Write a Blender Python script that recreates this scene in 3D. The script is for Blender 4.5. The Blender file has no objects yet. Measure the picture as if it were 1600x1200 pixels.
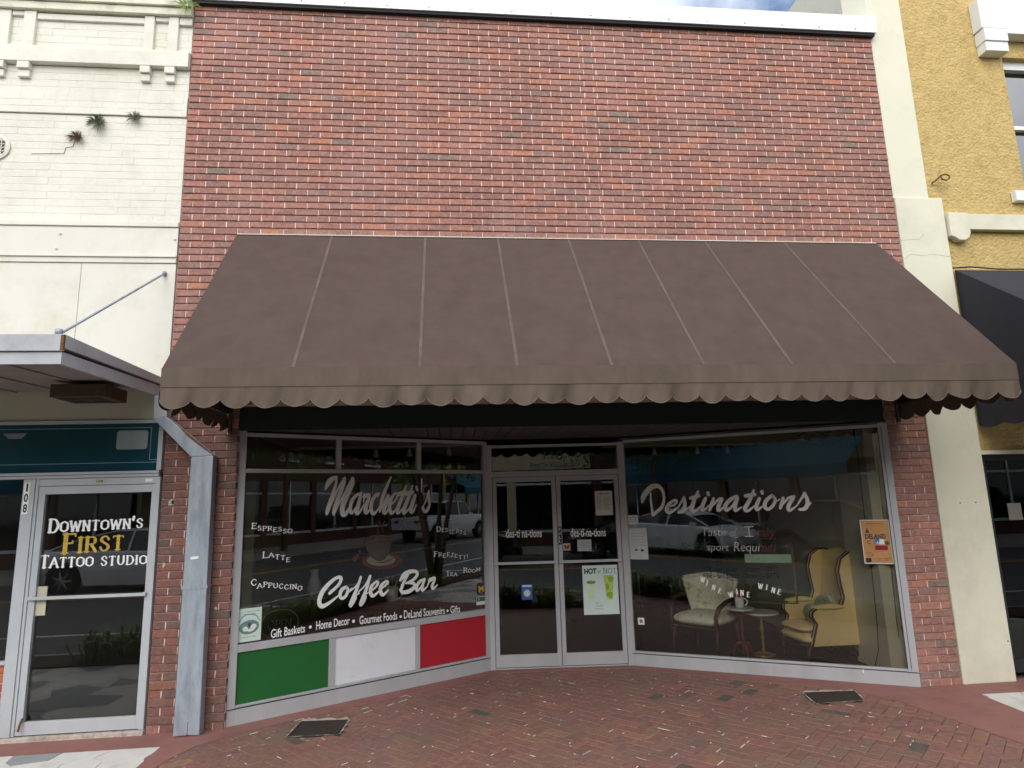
import bpy, bmesh, math, random
from mathutils import Vector, Matrix
R = math.radians
scene = bpy.context.scene

# ---------------------------------------------------------------- camera
cam_d = bpy.data.cameras.new('camera')
cam = bpy.data.objects.new('camera', cam_d)
scene.collection.objects.link(cam)
scene.camera = cam
yaw, pitch, roll = 0.1039, 0.1785, -0.0275
fw = Vector((math.sin(yaw) * math.cos(pitch), math.cos(yaw) * math.cos(pitch), math.sin(pitch)))
r0 = Vector((math.cos(yaw), -math.sin(yaw), 0))
u0 = r0.cross(fw)
rt = r0 * math.cos(roll) + u0 * math.sin(roll)
up = -r0 * math.sin(roll) + u0 * math.cos(roll)
cam.matrix_world = Matrix((
    (rt.x, up.x, -fw.x, 2.3828),
    (rt.y, up.y, -fw.y, -5.7636),
    (rt.z, up.z, -fw.z, 1.7352),
    (0, 0, 0, 1)))
cam_d.sensor_width = 36
cam_d.lens = 36 * 1009.7 / 1600
cam_d.clip_start = 0.05
cam_d.clip_end = 600

# ---------------------------------------------------------------- light
SUN_EL, SUN_AZ = R(39), R(194)      # azimuth measured clockwise from +y
world = bpy.data.worlds.new('World')
scene.world = world
world.use_nodes = True
wn, wl = world.node_tree.nodes, world.node_tree.links
wn.clear()
w_out = wn.new('ShaderNodeOutputWorld')
w_bg = wn.new('ShaderNodeBackground')
sky = wn.new('ShaderNodeTexSky')
sky.sky_type = 'NISHITA'
sky.sun_disc = False
sky.sun_elevation = SUN_EL
sky.sun_rotation = SUN_AZ
sky.air_density = 1.0
sky.dust_density = 2.0
w_tc = wn.new('ShaderNodeTexCoord')
w_no = wn.new('ShaderNodeTexNoise')
w_no.inputs['Scale'].default_value = 2.6
w_no.inputs['Detail'].default_value = 8
w_no.inputs['Roughness'].default_value = 0.55
w_ramp = wn.new('ShaderNodeValToRGB')
w_ramp.color_ramp.elements[0].position = 0.34
w_ramp.color_ramp.elements[1].position = 0.60
w_mix = wn.new('ShaderNodeMix'); w_mix.data_type = 'RGBA'
w_mix.inputs[7].default_value = (9.6, 9.9, 10.4, 1)     # cloud cover in the sky's own units
wl.new(w_tc.outputs['Generated'], w_no.inputs['Vector'])
wl.new(w_no.outputs['Fac'], w_ramp.inputs['Fac'])
wl.new(w_ramp.outputs['Color'], w_mix.inputs[0])
wl.new(sky.outputs['Color'], w_mix.inputs[6])
wl.new(w_mix.outputs[2], w_bg.inputs['Color'])
wl.new(w_bg.outputs['Background'], w_out.inputs['Surface'])
w_bg.inputs['Strength'].default_value = 0.15

sun_d = bpy.data.lights.new('sun', 'SUN')
sun_d.energy = 1.15
sun_d.angle = R(48)
sun_d.color = (1.0, 0.97, 0.93)
sun = bpy.data.objects.new('sun', sun_d)
scene.collection.objects.link(sun)
sd = Vector((math.sin(SUN_AZ) * math.cos(SUN_EL), math.cos(SUN_AZ) * math.cos(SUN_EL), math.sin(SUN_EL)))
sun.rotation_euler = sd.to_track_quat('Z', 'Y').to_euler()
sun.location = sd * 30

vs = scene.view_settings
vs.view_transform = 'Standard'
vs.look = 'None'
vs.exposure = 0.5
vs.gamma = 1.0
vs.use_curve_mapping = False
scene.cycles.use_denoising = True
scene.cycles.max_bounces = 10
scene.cycles.transparent_max_bounces = 24
scene.cycles.caustics_reflective = False
scene.cycles.caustics_refractive = False

# ---------------------------------------------------------------- materials
def srgb(r, g, b):
    f = lambda c: (c / 255 / 12.92) if c / 255 <= 0.04045 else ((c / 255 + 0.055) / 1.055) ** 2.4
    return (f(r), f(g), f(b), 1)

def mat(name, col, rough=0.8, metal=0.0, var=0.12, vscale=3.0, stain=None, sscale=1.2, samt=0.5,
        bump=0.0, bscale=60.0, bdist=0.003, spec=0.4, stretch=(1, 1, 1), shadow_warp=None):
    """principled material with two scales of colour variation, an optional stain colour and a bump"""
    m = bpy.data.materials.new(name); m.use_nodes = True
    n, l = m.node_tree.nodes, m.node_tree.links
    b = n['Principled BSDF']
    tc = n.new('ShaderNodeTexCoord')
    mp = n.new('ShaderNodeMapping'); mp.inputs['Scale'].default_value = stretch
    l.new(tc.outputs['Object'], mp.inputs['Vector'])
    col = tuple(col) if len(col) == 4 else tuple(col) + (1,)
    no = n.new('ShaderNodeTexNoise'); no.inputs['Scale'].default_value = vscale; no.inputs['Detail'].default_value = 6
    no.inputs['Roughness'].default_value = 0.65
    l.new(mp.outputs['Vector'], no.inputs['Vector'])
    mr = n.new('ShaderNodeMapRange'); mr.inputs[1].default_value = 0.25; mr.inputs[2].default_value = 0.75
    mr.inputs[3].default_value = 1 - var; mr.inputs[4].default_value = 1 + var
    l.new(no.outputs['Fac'], mr.inputs[0])
    mul = n.new('ShaderNodeVectorMath'); mul.operation = 'SCALE'
    mul.inputs[0].default_value = col[:3]
    l.new(mr.outputs[0], mul.inputs['Scale'])
    out = mul.outputs[0]
    if stain is not None:
        n2 = n.new('ShaderNodeTexNoise'); n2.inputs['Scale'].default_value = sscale; n2.inputs['Detail'].default_value = 8
        n2.inputs['Roughness'].default_value = 0.7
        l.new(mp.outputs['Vector'], n2.inputs['Vector'])
        rp = n.new('ShaderNodeMapRange'); rp.inputs[1].default_value = 0.5; rp.inputs[2].default_value = 0.78
        rp.inputs[3].default_value = 0.0; rp.inputs[4].default_value = samt
        l.new(n2.outputs['Fac'], rp.inputs[0])
        mx = n.new('ShaderNodeMix'); mx.data_type = 'RGBA'
        l.new(rp.outputs[0], mx.inputs[0]); l.new(out, mx.inputs[6])
        mx.inputs[7].default_value = tuple(stain)[:3] + (1,)
        out = mx.outputs[2]
    l.new(out, b.inputs['Base Color'])
    b.inputs['Roughness'].default_value = rough
    b.inputs['Metallic'].default_value = metal
    b.inputs['Specular IOR Level'].default_value = spec
    if bump > 0:
        n3 = n.new('ShaderNodeTexNoise'); n3.inputs['Scale'].default_value = bscale; n3.inputs['Detail'].default_value = 5
        l.new(mp.outputs['Vector'], n3.inputs['Vector'])
        bp = n.new('ShaderNodeBump'); bp.inputs['Strength'].default_value = bump; bp.inputs['Distance'].default_value = bdist
        l.new(n3.outputs['Fac'], bp.inputs['Height']); l.new(bp.outputs['Normal'], b.inputs['Normal'])
    return m

def piece_mat(name, stops, source, rough=0.85, groove=(130, 60, 26), speck=None, dirt=None, bump=0.6):
    """brick / paver: each piece takes its own colour; source 'object' (single pieces) or 'attr' (joined pieces)"""
    m = bpy.data.materials.new(name); m.use_nodes = True
    n, l = m.node_tree.nodes, m.node_tree.links
    b = n['Principled BSDF']
    if source == 'object':
        s = n.new('ShaderNodeObjectInfo'); rnd = s.outputs['Random']
    else:
        s = n.new('ShaderNodeAttribute'); s.attribute_name = 'rnd'; rnd = s.outputs['Fac']
    rp = n.new('ShaderNodeValToRGB'); rp.color_ramp.interpolation = 'CONSTANT' if len(stops) > 12 else 'LINEAR'
    e = rp.color_ramp.elements
    e[0].position, e[0].color = stops[0][0], stops[0][1]
    e[1].position, e[1].color = stops[-1][0], stops[-1][1]
    for p, c in stops[1:-1]:
        k = e.new(p); k.color = c
    l.new(rnd, rp.inputs['Fac'])
    geo = n.new('ShaderNodeNewGeometry')
    no = n.new('ShaderNodeTexNoise'); no.inputs['Scale'].default_value = 22; no.inputs['Detail'].default_value = 7
    no.inputs['Roughness'].default_value = 0.7
    l.new(geo.outputs['Position'], no.inputs['Vector'])
    mr = n.new('ShaderNodeMapRange'); mr.inputs[1].default_value = 0.28; mr.inputs[2].default_value = 0.72
    mr.inputs[3].default_value = 0.58; mr.inputs[4].default_value = 1.42
    l.new(no.outputs['Fac'], mr.inputs[0])
    mul = n.new('ShaderNodeVectorMath'); mul.operation = 'SCALE'
    l.new(rp.outputs['Color'], mul.inputs[0]); l.new(mr.outputs[0], mul.inputs['Scale'])
    out = mul.outputs[0]
    mp = n.new('ShaderNodeMapping'); mp.inputs['Scale'].default_value = groove
    l.new(geo.outputs['Position'], mp.inputs['Vector'])
    n3 = n.new('ShaderNodeTexNoise'); n3.inputs['Scale'].default_value = 1; n3.inputs['Detail'].default_value = 4
    l.new(mp.outputs['Vector'], n3.inputs['Vector'])
    if speck is not None:
        r2 = n.new('ShaderNodeMapRange'); r2.inputs[1].default_value = 0.55; r2.inputs[2].default_value = 0.72
        r2.inputs[3].default_value = 0; r2.inputs[4].default_value = speck[1]
        l.new(n3.outputs['Fac'], r2.inputs[0])
        mx = n.new('ShaderNodeMix'); mx.data_type = 'RGBA'
        l.new(r2.outputs[0], mx.inputs[0]); l.new(out, mx.inputs[6]); mx.inputs[7].default_value = speck[0]
        out = mx.outputs[2]
    if dirt is not None:
        n4 = n.new('ShaderNodeTexNoise'); n4.inputs['Scale'].default_value = dirt[2]; n4.inputs['Detail'].default_value = 9
        n4.inputs['Roughness'].default_value = 0.68
        l.new(geo.outputs['Position'], n4.inputs['Vector'])
        r3 = n.new('ShaderNodeMapRange'); r3.inputs[1].default_value = 0.45; r3.inputs[2].default_value = 0.68
        r3.inputs[3].default_value = 0; r3.inputs[4].default_value = dirt[1]
        l.new(n4.outputs['Fac'], r3.inputs[0])
        mx = n.new('ShaderNodeMix'); mx.data_type = 'RGBA'
        l.new(r3.outputs[0], mx.inputs[0]); l.new(out, mx.inputs[6]); mx.inputs[7].default_value = dirt[0]
        out = mx.outputs[2]
    l.new(out, b.inputs['Base Color'])
    b.inputs['Roughness'].default_value = rough
    b.inputs['Specular IOR Level'].default_value = 0.35
    bp = n.new('ShaderNodeBump'); bp.inputs['Strength'].default_value = bump; bp.inputs['Distance'].default_value = 0.003
    l.new(n3.outputs['Fac'], bp.inputs['Height']); l.new(bp.outputs['Normal'], b.inputs['Normal'])
    return m

def glass_mat(name, tint=(0.94, 0.94, 0.92, 1), ior=1.6):
    m = bpy.data.materials.new(name); m.use_nodes = True
    n, l = m.node_tree.nodes, m.node_tree.links
    n.clear()
    o = n.new('ShaderNodeOutputMaterial')
    t = n.new('ShaderNodeBsdfTransparent'); t.inputs['Color'].default_value = tint
    g = n.new('ShaderNodeBsdfGlossy'); g.inputs['Roughness'].default_value = 0.004
    f = n.new('ShaderNodeFresnel'); f.inputs['IOR'].default_value = ior
    x = n.new('ShaderNodeMixShader')
    l.new(f.outputs[0], x.inputs[0]); l.new(t.outputs[0], x.inputs[1]); l.new(g.outputs[0], x.inputs[2])
    l.new(x.outputs[0], o.inputs['Surface'])
    return m

def emit_mat(name, col, s):
    m = bpy.data.materials.new(name); m.use_nodes = True
    b = m.node_tree.nodes['Principled BSDF']
    b.inputs['Base Color'].default_value = col
    b.inputs['Emission Color'].default_value = col
    b.inputs['Emission Strength'].default_value = s
    return m

# ---------------------------------------------------------------- mesh helpers
COL = scene.collection

class MB:
    def __init__(s): s.v, s.f, s.a = [], [], []
    def add(s, vs, fs, a=0.0):
        k = len(s.v); s.v += [tuple(p) for p in vs]
        s.f += [tuple(i + k for i in f) for f in fs]; s.a += [a] * len(fs)
    def box(s, x0, y0, z0, x1, y1, z1, a=0.0, T=None):
        P = [(x0, y0, z0), (x1, y0, z0), (x1, y1, z0), (x0, y1, z0), (x0, y0, z1), (x1, y0, z1), (x1, y1, z1), (x0, y1, z1)]
        if T: P = [T(*p) for p in P]
        s.add(P, [(0, 3, 2, 1), (4, 5, 6, 7), (0, 1, 5, 4), (1, 2, 6, 5), (2, 3, 7, 6), (3, 0, 4, 7)], a)
    def prism(s, pts, ax, a0, a1, T=None):
        """polygon pts (2D) extruded on axis ax from a0 to a1"""
        n = len(pts)
        def mk(p, q):
            return (q, p[0], p[1]) if ax == 0 else ((p[0], q, p[1]) if ax == 1 else (p[0], p[1], q))
        P = [mk(p, a0) for p in pts] + [mk(p, a1) for p in pts]
        if T: P = [T(*p) for p in P]
        s.add(P, [tuple(range(n))[::-1], tuple(range(n, 2 * n))] + [(i, (i + 1) % n, n + (i + 1) % n, n + i) for i in range(n)])
    def tube(s, pts, rad, n=8, cap=True):
        pts = [Vector(p) for p in pts]
        rads = rad if isinstance(rad, (list, tuple)) else [rad] * len(pts)
        rings = []
        for i, p in enumerate(pts):
            d = (pts[min(i + 1, len(pts) - 1)] - pts[max(i - 1, 0)]).normalized()
            a = d.orthogonal().normalized() if i == 0 else (pa - d * pa.dot(d)).normalized()
            pa = a; b = d.cross(a)
            rings.append([p + (a * math.cos(2 * math.pi * k / n) + b * math.sin(2 * math.pi * k / n)) * rads[i] for k in range(n)])
        V = [q for r in rings for q in r]; F = []
        for i in range(len(pts) - 1):
            for k in range(n):
                F.append((i * n + k, i * n + (k + 1) % n, (i + 1) * n + (k + 1) % n, (i + 1) * n + k))
        if cap:
            F.append(tuple(range(n))[::-1]); F.append(tuple((len(pts) - 1) * n + k for k in range(n)))
        s.add(V, F)
    def lathe(s, prof, c=(0, 0, 0), n=20, sx=1, sy=1):
        V = []; F = []
        for r, z in prof:
            for k in range(n):
                t = 2 * math.pi * k / n
                V.append((c[0] + r * sx * math.cos(t), c[1] + r * sy * math.sin(t), c[2] + z))
        for i in range(len(prof) - 1):
            for k in range(n):
                F.append((i * n + k, i * n + (k + 1) % n, (i + 1) * n + (k + 1) % n, (i + 1) * n + k))
        F.append(tuple(range(n))[::-1]); F.append(tuple((len(prof) - 1) * n + k for k in range(n)))
        s.add(V, F)
    def quad(s, a, b, c, d): s.add([a, b, c, d], [(0, 1, 2, 3)])
    def grid(s, fn, nu, nv):
        V = [fn(i / nu, j / nv) for j in range(nv + 1) for i in range(nu + 1)]
        s.add(V, [(j * (nu + 1) + i, j * (nu + 1) + i + 1, (j + 1) * (nu + 1) + i + 1, (j + 1) * (nu + 1) + i) for j in range(nv) for i in range(nu)])
    def mesh(s, name, m, smooth=False, fix=True):
        me = bpy.data.meshes.new(name); me.from_pydata(s.v, [], s.f)
        if fix:
            bm = bmesh.new(); bm.from_mesh(me)
            if any(s.a):
                pass
            bmesh.ops.recalc_face_normals(bm, faces=bm.faces); bm.to_mesh(me); bm.free()
        if any(s.a):
            at = me.attributes.new('rnd', 'FLOAT', 'FACE')
            at.data.foreach_set('value', s.a)
        if m: me.materials.append(m)
        if smooth: me.polygons.foreach_set('use_smooth', [True] * len(me.polygons))
        me.update()
        return me

def link(name, me, parent=None):
    o = bpy.data.objects.new(name, me); COL.objects.link(o)
    if parent is not None:
        o.parent = parent
        if parent.type == 'EMPTY':
            o.matrix_parent_inverse = Matrix.Translation(-parent.location)
    return o

def part(name, mb, m, parent=None, smooth=False, kind=None, fix=True, bevel=0):
    o = link(name, mb.mesh(name, m, smooth, fix), parent)
    if kind: o['kind'] = kind
    if bevel:
        md = o.modifiers.new('b', 'BEVEL'); md.width = bevel; md.segments = 2; md.limit_method = 'ANGLE'; md.angle_limit = R(40)
    return o

def thing(name, label, cat, loc=(0, 0, 0), group=None):
    o = bpy.data.objects.new(name, None); COL.objects.link(o)
    o.location = loc; o.empty_display_size = 0.1
    o['label'] = label; o['category'] = cat
    if group: o['group'] = group
    return o

def tag(o, label, cat, group=None):
    o['label'] = label; o['category'] = cat
    if group: o['group'] = group
    return o

def copy_tree(o, parent=None):
    c = o.copy(); COL.objects.link(c); c.parent = parent
    for ch in [x for x in o.children]: copy_tree(ch, c)
    return c

# vertical planes of the shop front: local (u along the glass, d inwards, z up)
PLANES = {'L': ((.60, .045), (2.83, 1.37)), 'D': ((2.83, 1.37), (4.31, 1.265)), 'R': ((4.31, 1.265), (6.56, -.01)), 'T': ((-1.3, 0.), (0., 0.))}
def plane(k):
    a, b = PLANES[k]; L = math.hypot(b[0] - a[0], b[1] - a[1]); t = ((b[0] - a[0]) / L, (b[1] - a[1]) / L); n = (-t[1], t[0])
    return (lambda u, d, z: (a[0] + t[0] * u + n[0] * d, a[1] + t[1] * u + n[1] * d, z)), L
TL, LL = plane('L'); TD, LD = plane('D'); TR, LR = plane('R'); TT, LT = plane('T')
TF = {'L': TL, 'D': TD, 'R': TR, 'T': TT}
GD = 0.030         # depth of the glass behind the face of the frames
# ---------------------------------------------------------------- lettering outlines, in metres on their panes
SCRIPT_MARCHETTI = [[(0.7841,1.8851,0.0082),(0.8163,1.9498,0.0249),(0.858,1.9864,0.0209),(0.8894,2.0011,0.0105)],[(0.8896,1.9945,0.0105),(0.8848,1.9371,0.0126),(0.8532,1.8233,0.0187),(0.8138,1.7032,0.0206),(0.8039,1.6595,0.0123)],[(0.8226,1.6869,0.0049),(0.8909,1.8553,0.0105),(0.9703,1.9903,0.0128)],[(0.9703,1.9903,0.0128),(0.9627,1.9366,0.017),(0.9093,1.7979,0.0209),(0.8774,1.6933,0.0207),(0.8682,1.6517,0.0103)],[(0.878,1.6691,0.005),(0.969,1.8377,0.0106),(1.0497,1.986,0.0151)],[(1.0523,1.986,0.0151),(1.0463,1.9277,0.0193),(0.9871,1.8045,0.0233),(0.9541,1.7154,0.0231),(0.9597,1.6542,0.023),(0.9899,1.6573,0.0189),(1.0408,1.7376,0.0085),(1.058,1.7619,0.0051)],[(1.1323,1.8434,0.0108),(1.0924,1.8274,0.0151),(1.0489,1.7786,0.0171),(1.0325,1.7132,0.017),(1.0422,1.6637,0.0161),(1.0683,1.6793,0.0107),(1.1201,1.7688,0.0078),(1.1368,1.8433,0.0108)],[(1.1368,1.8475,0.013),(1.1117,1.7358,0.0193),(1.0951,1.662,0.0192),(1.1218,1.6611,0.0107),(1.1743,1.7425,0.0052)],[(1.1651,1.7594,0.0052),(1.1731,1.8302,0.0131)],[(1.1689,1.8094,0.0174),(1.2094,1.8254,0.0197),(1.2233,1.8084,0.0153),(1.1969,1.742,0.0196),(1.1843,1.6757,0.0195),(1.2026,1.6585,0.013),(1.2473,1.7156,0.0053)],[(1.3106,1.8153,0.0124),(1.3215,1.8388,0.0111),(1.292,1.824,0.0155),(1.2513,1.7658,0.0176),(1.2431,1.6906,0.0184),(1.2664,1.6481,0.0175),(1.3029,1.672,0.0097),(1.3302,1.7133,0.0053)],[(1.4503,1.9982,0.0091),(1.4034,1.8993,0.0158),(1.3574,1.7889,0.0178),(1.3353,1.6668,0.0124)],[(1.3399,1.6709,0.0053),(1.4043,1.7965,0.0126),(1.4277,1.82,0.0126),(1.4139,1.7707,0.018),(1.3772,1.6697,0.0187),(1.3961,1.648,0.0125),(1.4333,1.702,0.0054)],[(1.4427,1.7188,0.0054),(1.4996,1.7689,0.0082),(1.5233,1.8245,0.0119),(1.502,1.8395,0.01),(1.4565,1.7869,0.0172),(1.4381,1.7019,0.0189),(1.4574,1.646,0.0171),(1.5001,1.6745,0.0091),(1.5286,1.7166,0.0055)],[(1.6155,1.9103,0.0084),(1.5815,1.8192,0.0175),(1.5335,1.7078,0.0191),(1.5242,1.6481,0.0172),(1.553,1.6557,0.0091),(1.5965,1.7148,0.0055)],[(1.5397,1.8302,0.0211),(1.6059,1.8492,0.0213)],[(1.6897,1.9097,0.0084),(1.6551,1.8179,0.0177),(1.6062,1.7059,0.0193),(1.5918,1.6459,0.0174),(1.621,1.6536,0.0092),(1.675,1.7127,0.0056)],[(1.6137,1.8291,0.0213),(1.6848,1.8481,0.0215)],[(1.7197,1.8124,0.0169),(1.6849,1.7212,0.0195),(1.6701,1.6607,0.0194),(1.6948,1.6512,0.013),(1.7326,1.72,0.0056)],[(1.7348,1.9004,0.0123),(1.7448,1.8676,0.0132)],[(1.7955,1.9774,0.0086),(1.7922,1.8493,0.0066)],[(1.7948,1.6788,0.0057),(1.8355,1.7439,0.0076),(1.8769,1.8544,0.0115)],[(1.8769,1.8499,0.0115),(1.8816,1.7606,0.0167),(1.8845,1.7161,0.0134),(1.8556,1.6594,0.018),(1.8251,1.6541,0.0161),(1.8069,1.6916,0.0142)],[(1.8659,1.6812,0.0086),(1.8927,1.7203,0.0048)]]
SCRIPT_COFFEE = [[(0.8477,0.9507,0.0142),(0.93,1.0158,0.0144),(0.9539,1.0644,0.0164),(0.9335,1.0848,0.0145),(0.8697,1.0582,0.0167),(0.7841,0.9753,0.0211),(0.7527,0.8885,0.0196),(0.7778,0.8453,0.0196),(0.8353,0.8614,0.0151),(0.9125,0.9075,0.0086),(0.9417,0.9319,0.0058)],[(1.0006,0.9906,0.0146),(0.9609,0.9668,0.0169),(0.9469,0.9222,0.0168),(0.9674,0.8925,0.0144),(1.007,0.916,0.0145),(1.0211,0.9701,0.0136),(1.0006,0.9906,0.0107),(1.0314,0.9598,0.0058),(1.0616,0.9754,0.0049)],[(1.0318,0.9412,0.0058),(1.1124,0.9985,0.0089),(1.1476,1.0658,0.0124)],[(1.1476,1.0658,0.0124),(1.1129,0.9704,0.0148),(1.0636,0.8638,0.0185),(1.0492,0.8192,0.017),(1.0743,0.8349,0.0097),(1.099,0.8785,0.0098),(1.1037,0.9059,0.0069),(1.1343,0.9215,0.0059)],[(1.1238,0.9319,0.0059),(1.1956,0.9906,0.009),(1.2419,1.067,0.0126)],[(1.2419,1.067,0.0126),(1.2116,0.9702,0.015),(1.1662,0.862,0.0188),(1.1514,0.817,0.0172),(1.177,0.8328,0.0099),(1.1973,0.8728,0.0099),(1.202,0.9051,0.007),(1.2333,0.9208,0.006)],[(1.2385,0.9203,0.006),(1.3016,0.9615,0.0101),(1.3226,0.9976,0.0132),(1.3011,1.0092,0.0101),(1.2538,0.9661,0.0166),(1.2492,0.9097,0.018),(1.2759,0.8833,0.0151),(1.3341,0.9201,0.0081),(1.3555,0.9371,0.0061)],[(1.3448,0.9286,0.0061),(1.4039,0.9708,0.0103),(1.4255,0.9929,0.0124),(1.4036,1.0046,0.0103),(1.3552,0.9658,0.0168),(1.3503,0.9137,0.0183),(1.3775,0.8823,0.0153),(1.4315,0.92,0.0072)],[(1.5583,1.0001,0.0131),(1.5975,1.0408,0.0264),(1.6543,1.0706,0.0213),(1.7234,1.0697,0.0162),(1.7442,1.038,0.0162),(1.7003,0.9922,0.015),(1.6204,0.965,0.0095)],[(1.6317,0.9688,0.0095),(1.7003,0.9575,0.015),(1.7118,0.9217,0.0176),(1.6546,0.888,0.0201),(1.5868,0.8831,0.0178),(1.562,0.9021,0.0126)],[(1.6452,1.0466,0.0096),(1.5977,0.9818,0.0148),(1.5643,0.9068,0.0168)],[(1.8165,0.9866,0.0109),(1.7697,0.9659,0.0162),(1.7348,0.9195,0.0172),(1.7463,0.8837,0.0139),(1.7929,0.9238,0.0097),(1.8283,0.9856,0.012)],[(1.8259,0.9858,0.0131),(1.7987,0.9133,0.0162),(1.8045,0.8809,0.0141),(1.8575,0.9126,0.0065)],[(1.8611,0.9223,0.0065),(1.8875,0.9833,0.0121)],[(1.8814,0.9677,0.0175),(1.9329,0.9863,0.0177),(1.9375,0.9625,0.0133),(1.9109,0.9125,0.0165),(1.9251,0.886,0.0132),(1.9733,0.9187,0.0055)]]
SCRIPT_DEST = [[(0.1956,1.6821,0.0138),(0.2189,1.7497,0.0282),(0.3001,1.8342,0.0281),(0.3761,1.8466,0.0217),(0.4223,1.7933,0.0154),(0.4313,1.7071,0.0135),(0.3983,1.6222,0.0172),(0.3037,1.5444,0.0173)],[(0.2923,1.7725,0.0087),(0.2904,1.686,0.0112),(0.3003,1.5506,0.0123)],[(0.4537,1.621,0.0073),(0.5348,1.6436,0.0121),(0.5617,1.6794,0.0146),(0.5383,1.6921,0.0122),(0.4738,1.645,0.0195),(0.4512,1.5846,0.0195),(0.4866,1.5657,0.0158),(0.5566,1.6068,0.0085),(0.5885,1.6303,0.006)],[(0.5756,1.6185,0.0073),(0.6434,1.7198,0.0145)],[(0.6431,1.7161,0.0145),(0.6461,1.6411,0.0192),(0.6212,1.5814,0.0204),(0.5777,1.5641,0.0133)],[(0.6393,1.5811,0.0108),(0.7026,1.6279,0.006)],[(0.7912,1.7759,0.0131),(0.7419,1.675,0.0191),(0.7119,1.5917,0.0215),(0.7461,1.5731,0.0143),(0.8093,1.6256,0.0071)],[(0.7123,1.7095,0.018),(0.7961,1.7313,0.0179)],[(0.8623,1.702,0.0177),(0.8274,1.6312,0.0201),(0.824,1.5871,0.0165),(0.8603,1.6007,0.0094),(0.9044,1.6414,0.0059)],[(0.8901,1.7574,0.0189),(0.8949,1.7429,0.0189)],[(0.944,1.6998,0.0153),(0.9156,1.6352,0.0188),(0.8939,1.5822,0.0141)],[(0.9074,1.6057,0.007),(0.9894,1.6868,0.014),(1.0273,1.6977,0.014)],[(1.0245,1.6918,0.0163),(0.9832,1.61,0.0198),(0.9863,1.5769,0.0151),(1.0469,1.6146,0.007)],[(1.1752,1.7173,0.015),(1.116,1.6895,0.0185),(1.0598,1.632,0.0203),(1.0612,1.5791,0.0173),(1.1215,1.6189,0.0115),(1.1799,1.7054,0.0127)],[(1.1816,1.6995,0.0149),(1.1494,1.6124,0.0184),(1.1518,1.5738,0.0149),(1.2133,1.6076,0.0069)],[(1.3427,1.7709,0.0125),(1.2951,1.6732,0.0182),(1.2435,1.593,0.0205),(1.2694,1.5693,0.0148),(1.3345,1.6143,0.0068)],[(1.2599,1.7185,0.0183),(1.3469,1.73,0.0181)],[(1.3908,1.6882,0.0158),(1.3571,1.6196,0.0192),(1.3588,1.5769,0.0146),(1.4135,1.6103,0.0067)],[(1.4201,1.7569,0.018),(1.4229,1.7394,0.0158)],[(1.5139,1.7161,0.0145),(1.455,1.6692,0.0185),(1.4334,1.6122,0.0185),(1.4633,1.5794,0.0145),(1.5161,1.6219,0.0156),(1.5376,1.6786,0.0145),(1.5137,1.7138,0.0123),(1.5468,1.6612,0.0067),(1.5829,1.6775,0.0055)],[(1.614,1.6881,0.0144),(1.5781,1.592,0.0155)],[(1.5845,1.6033,0.0066),(1.6562,1.6813,0.0121),(1.7135,1.7014,0.0131)],[(1.7083,1.6913,0.0153),(1.6545,1.6074,0.0187),(1.6611,1.5643,0.0142),(1.7255,1.6059,0.0065)],[(1.7287,1.6059,0.0065),(1.8145,1.7303,0.0141)],[(1.8141,1.7258,0.0141),(1.8326,1.6486,0.0184),(1.8051,1.5817,0.0184),(1.7519,1.5738,0.013)],[(1.8153,1.5793,0.0097),(1.8604,1.6344,0.0054)]]
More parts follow.
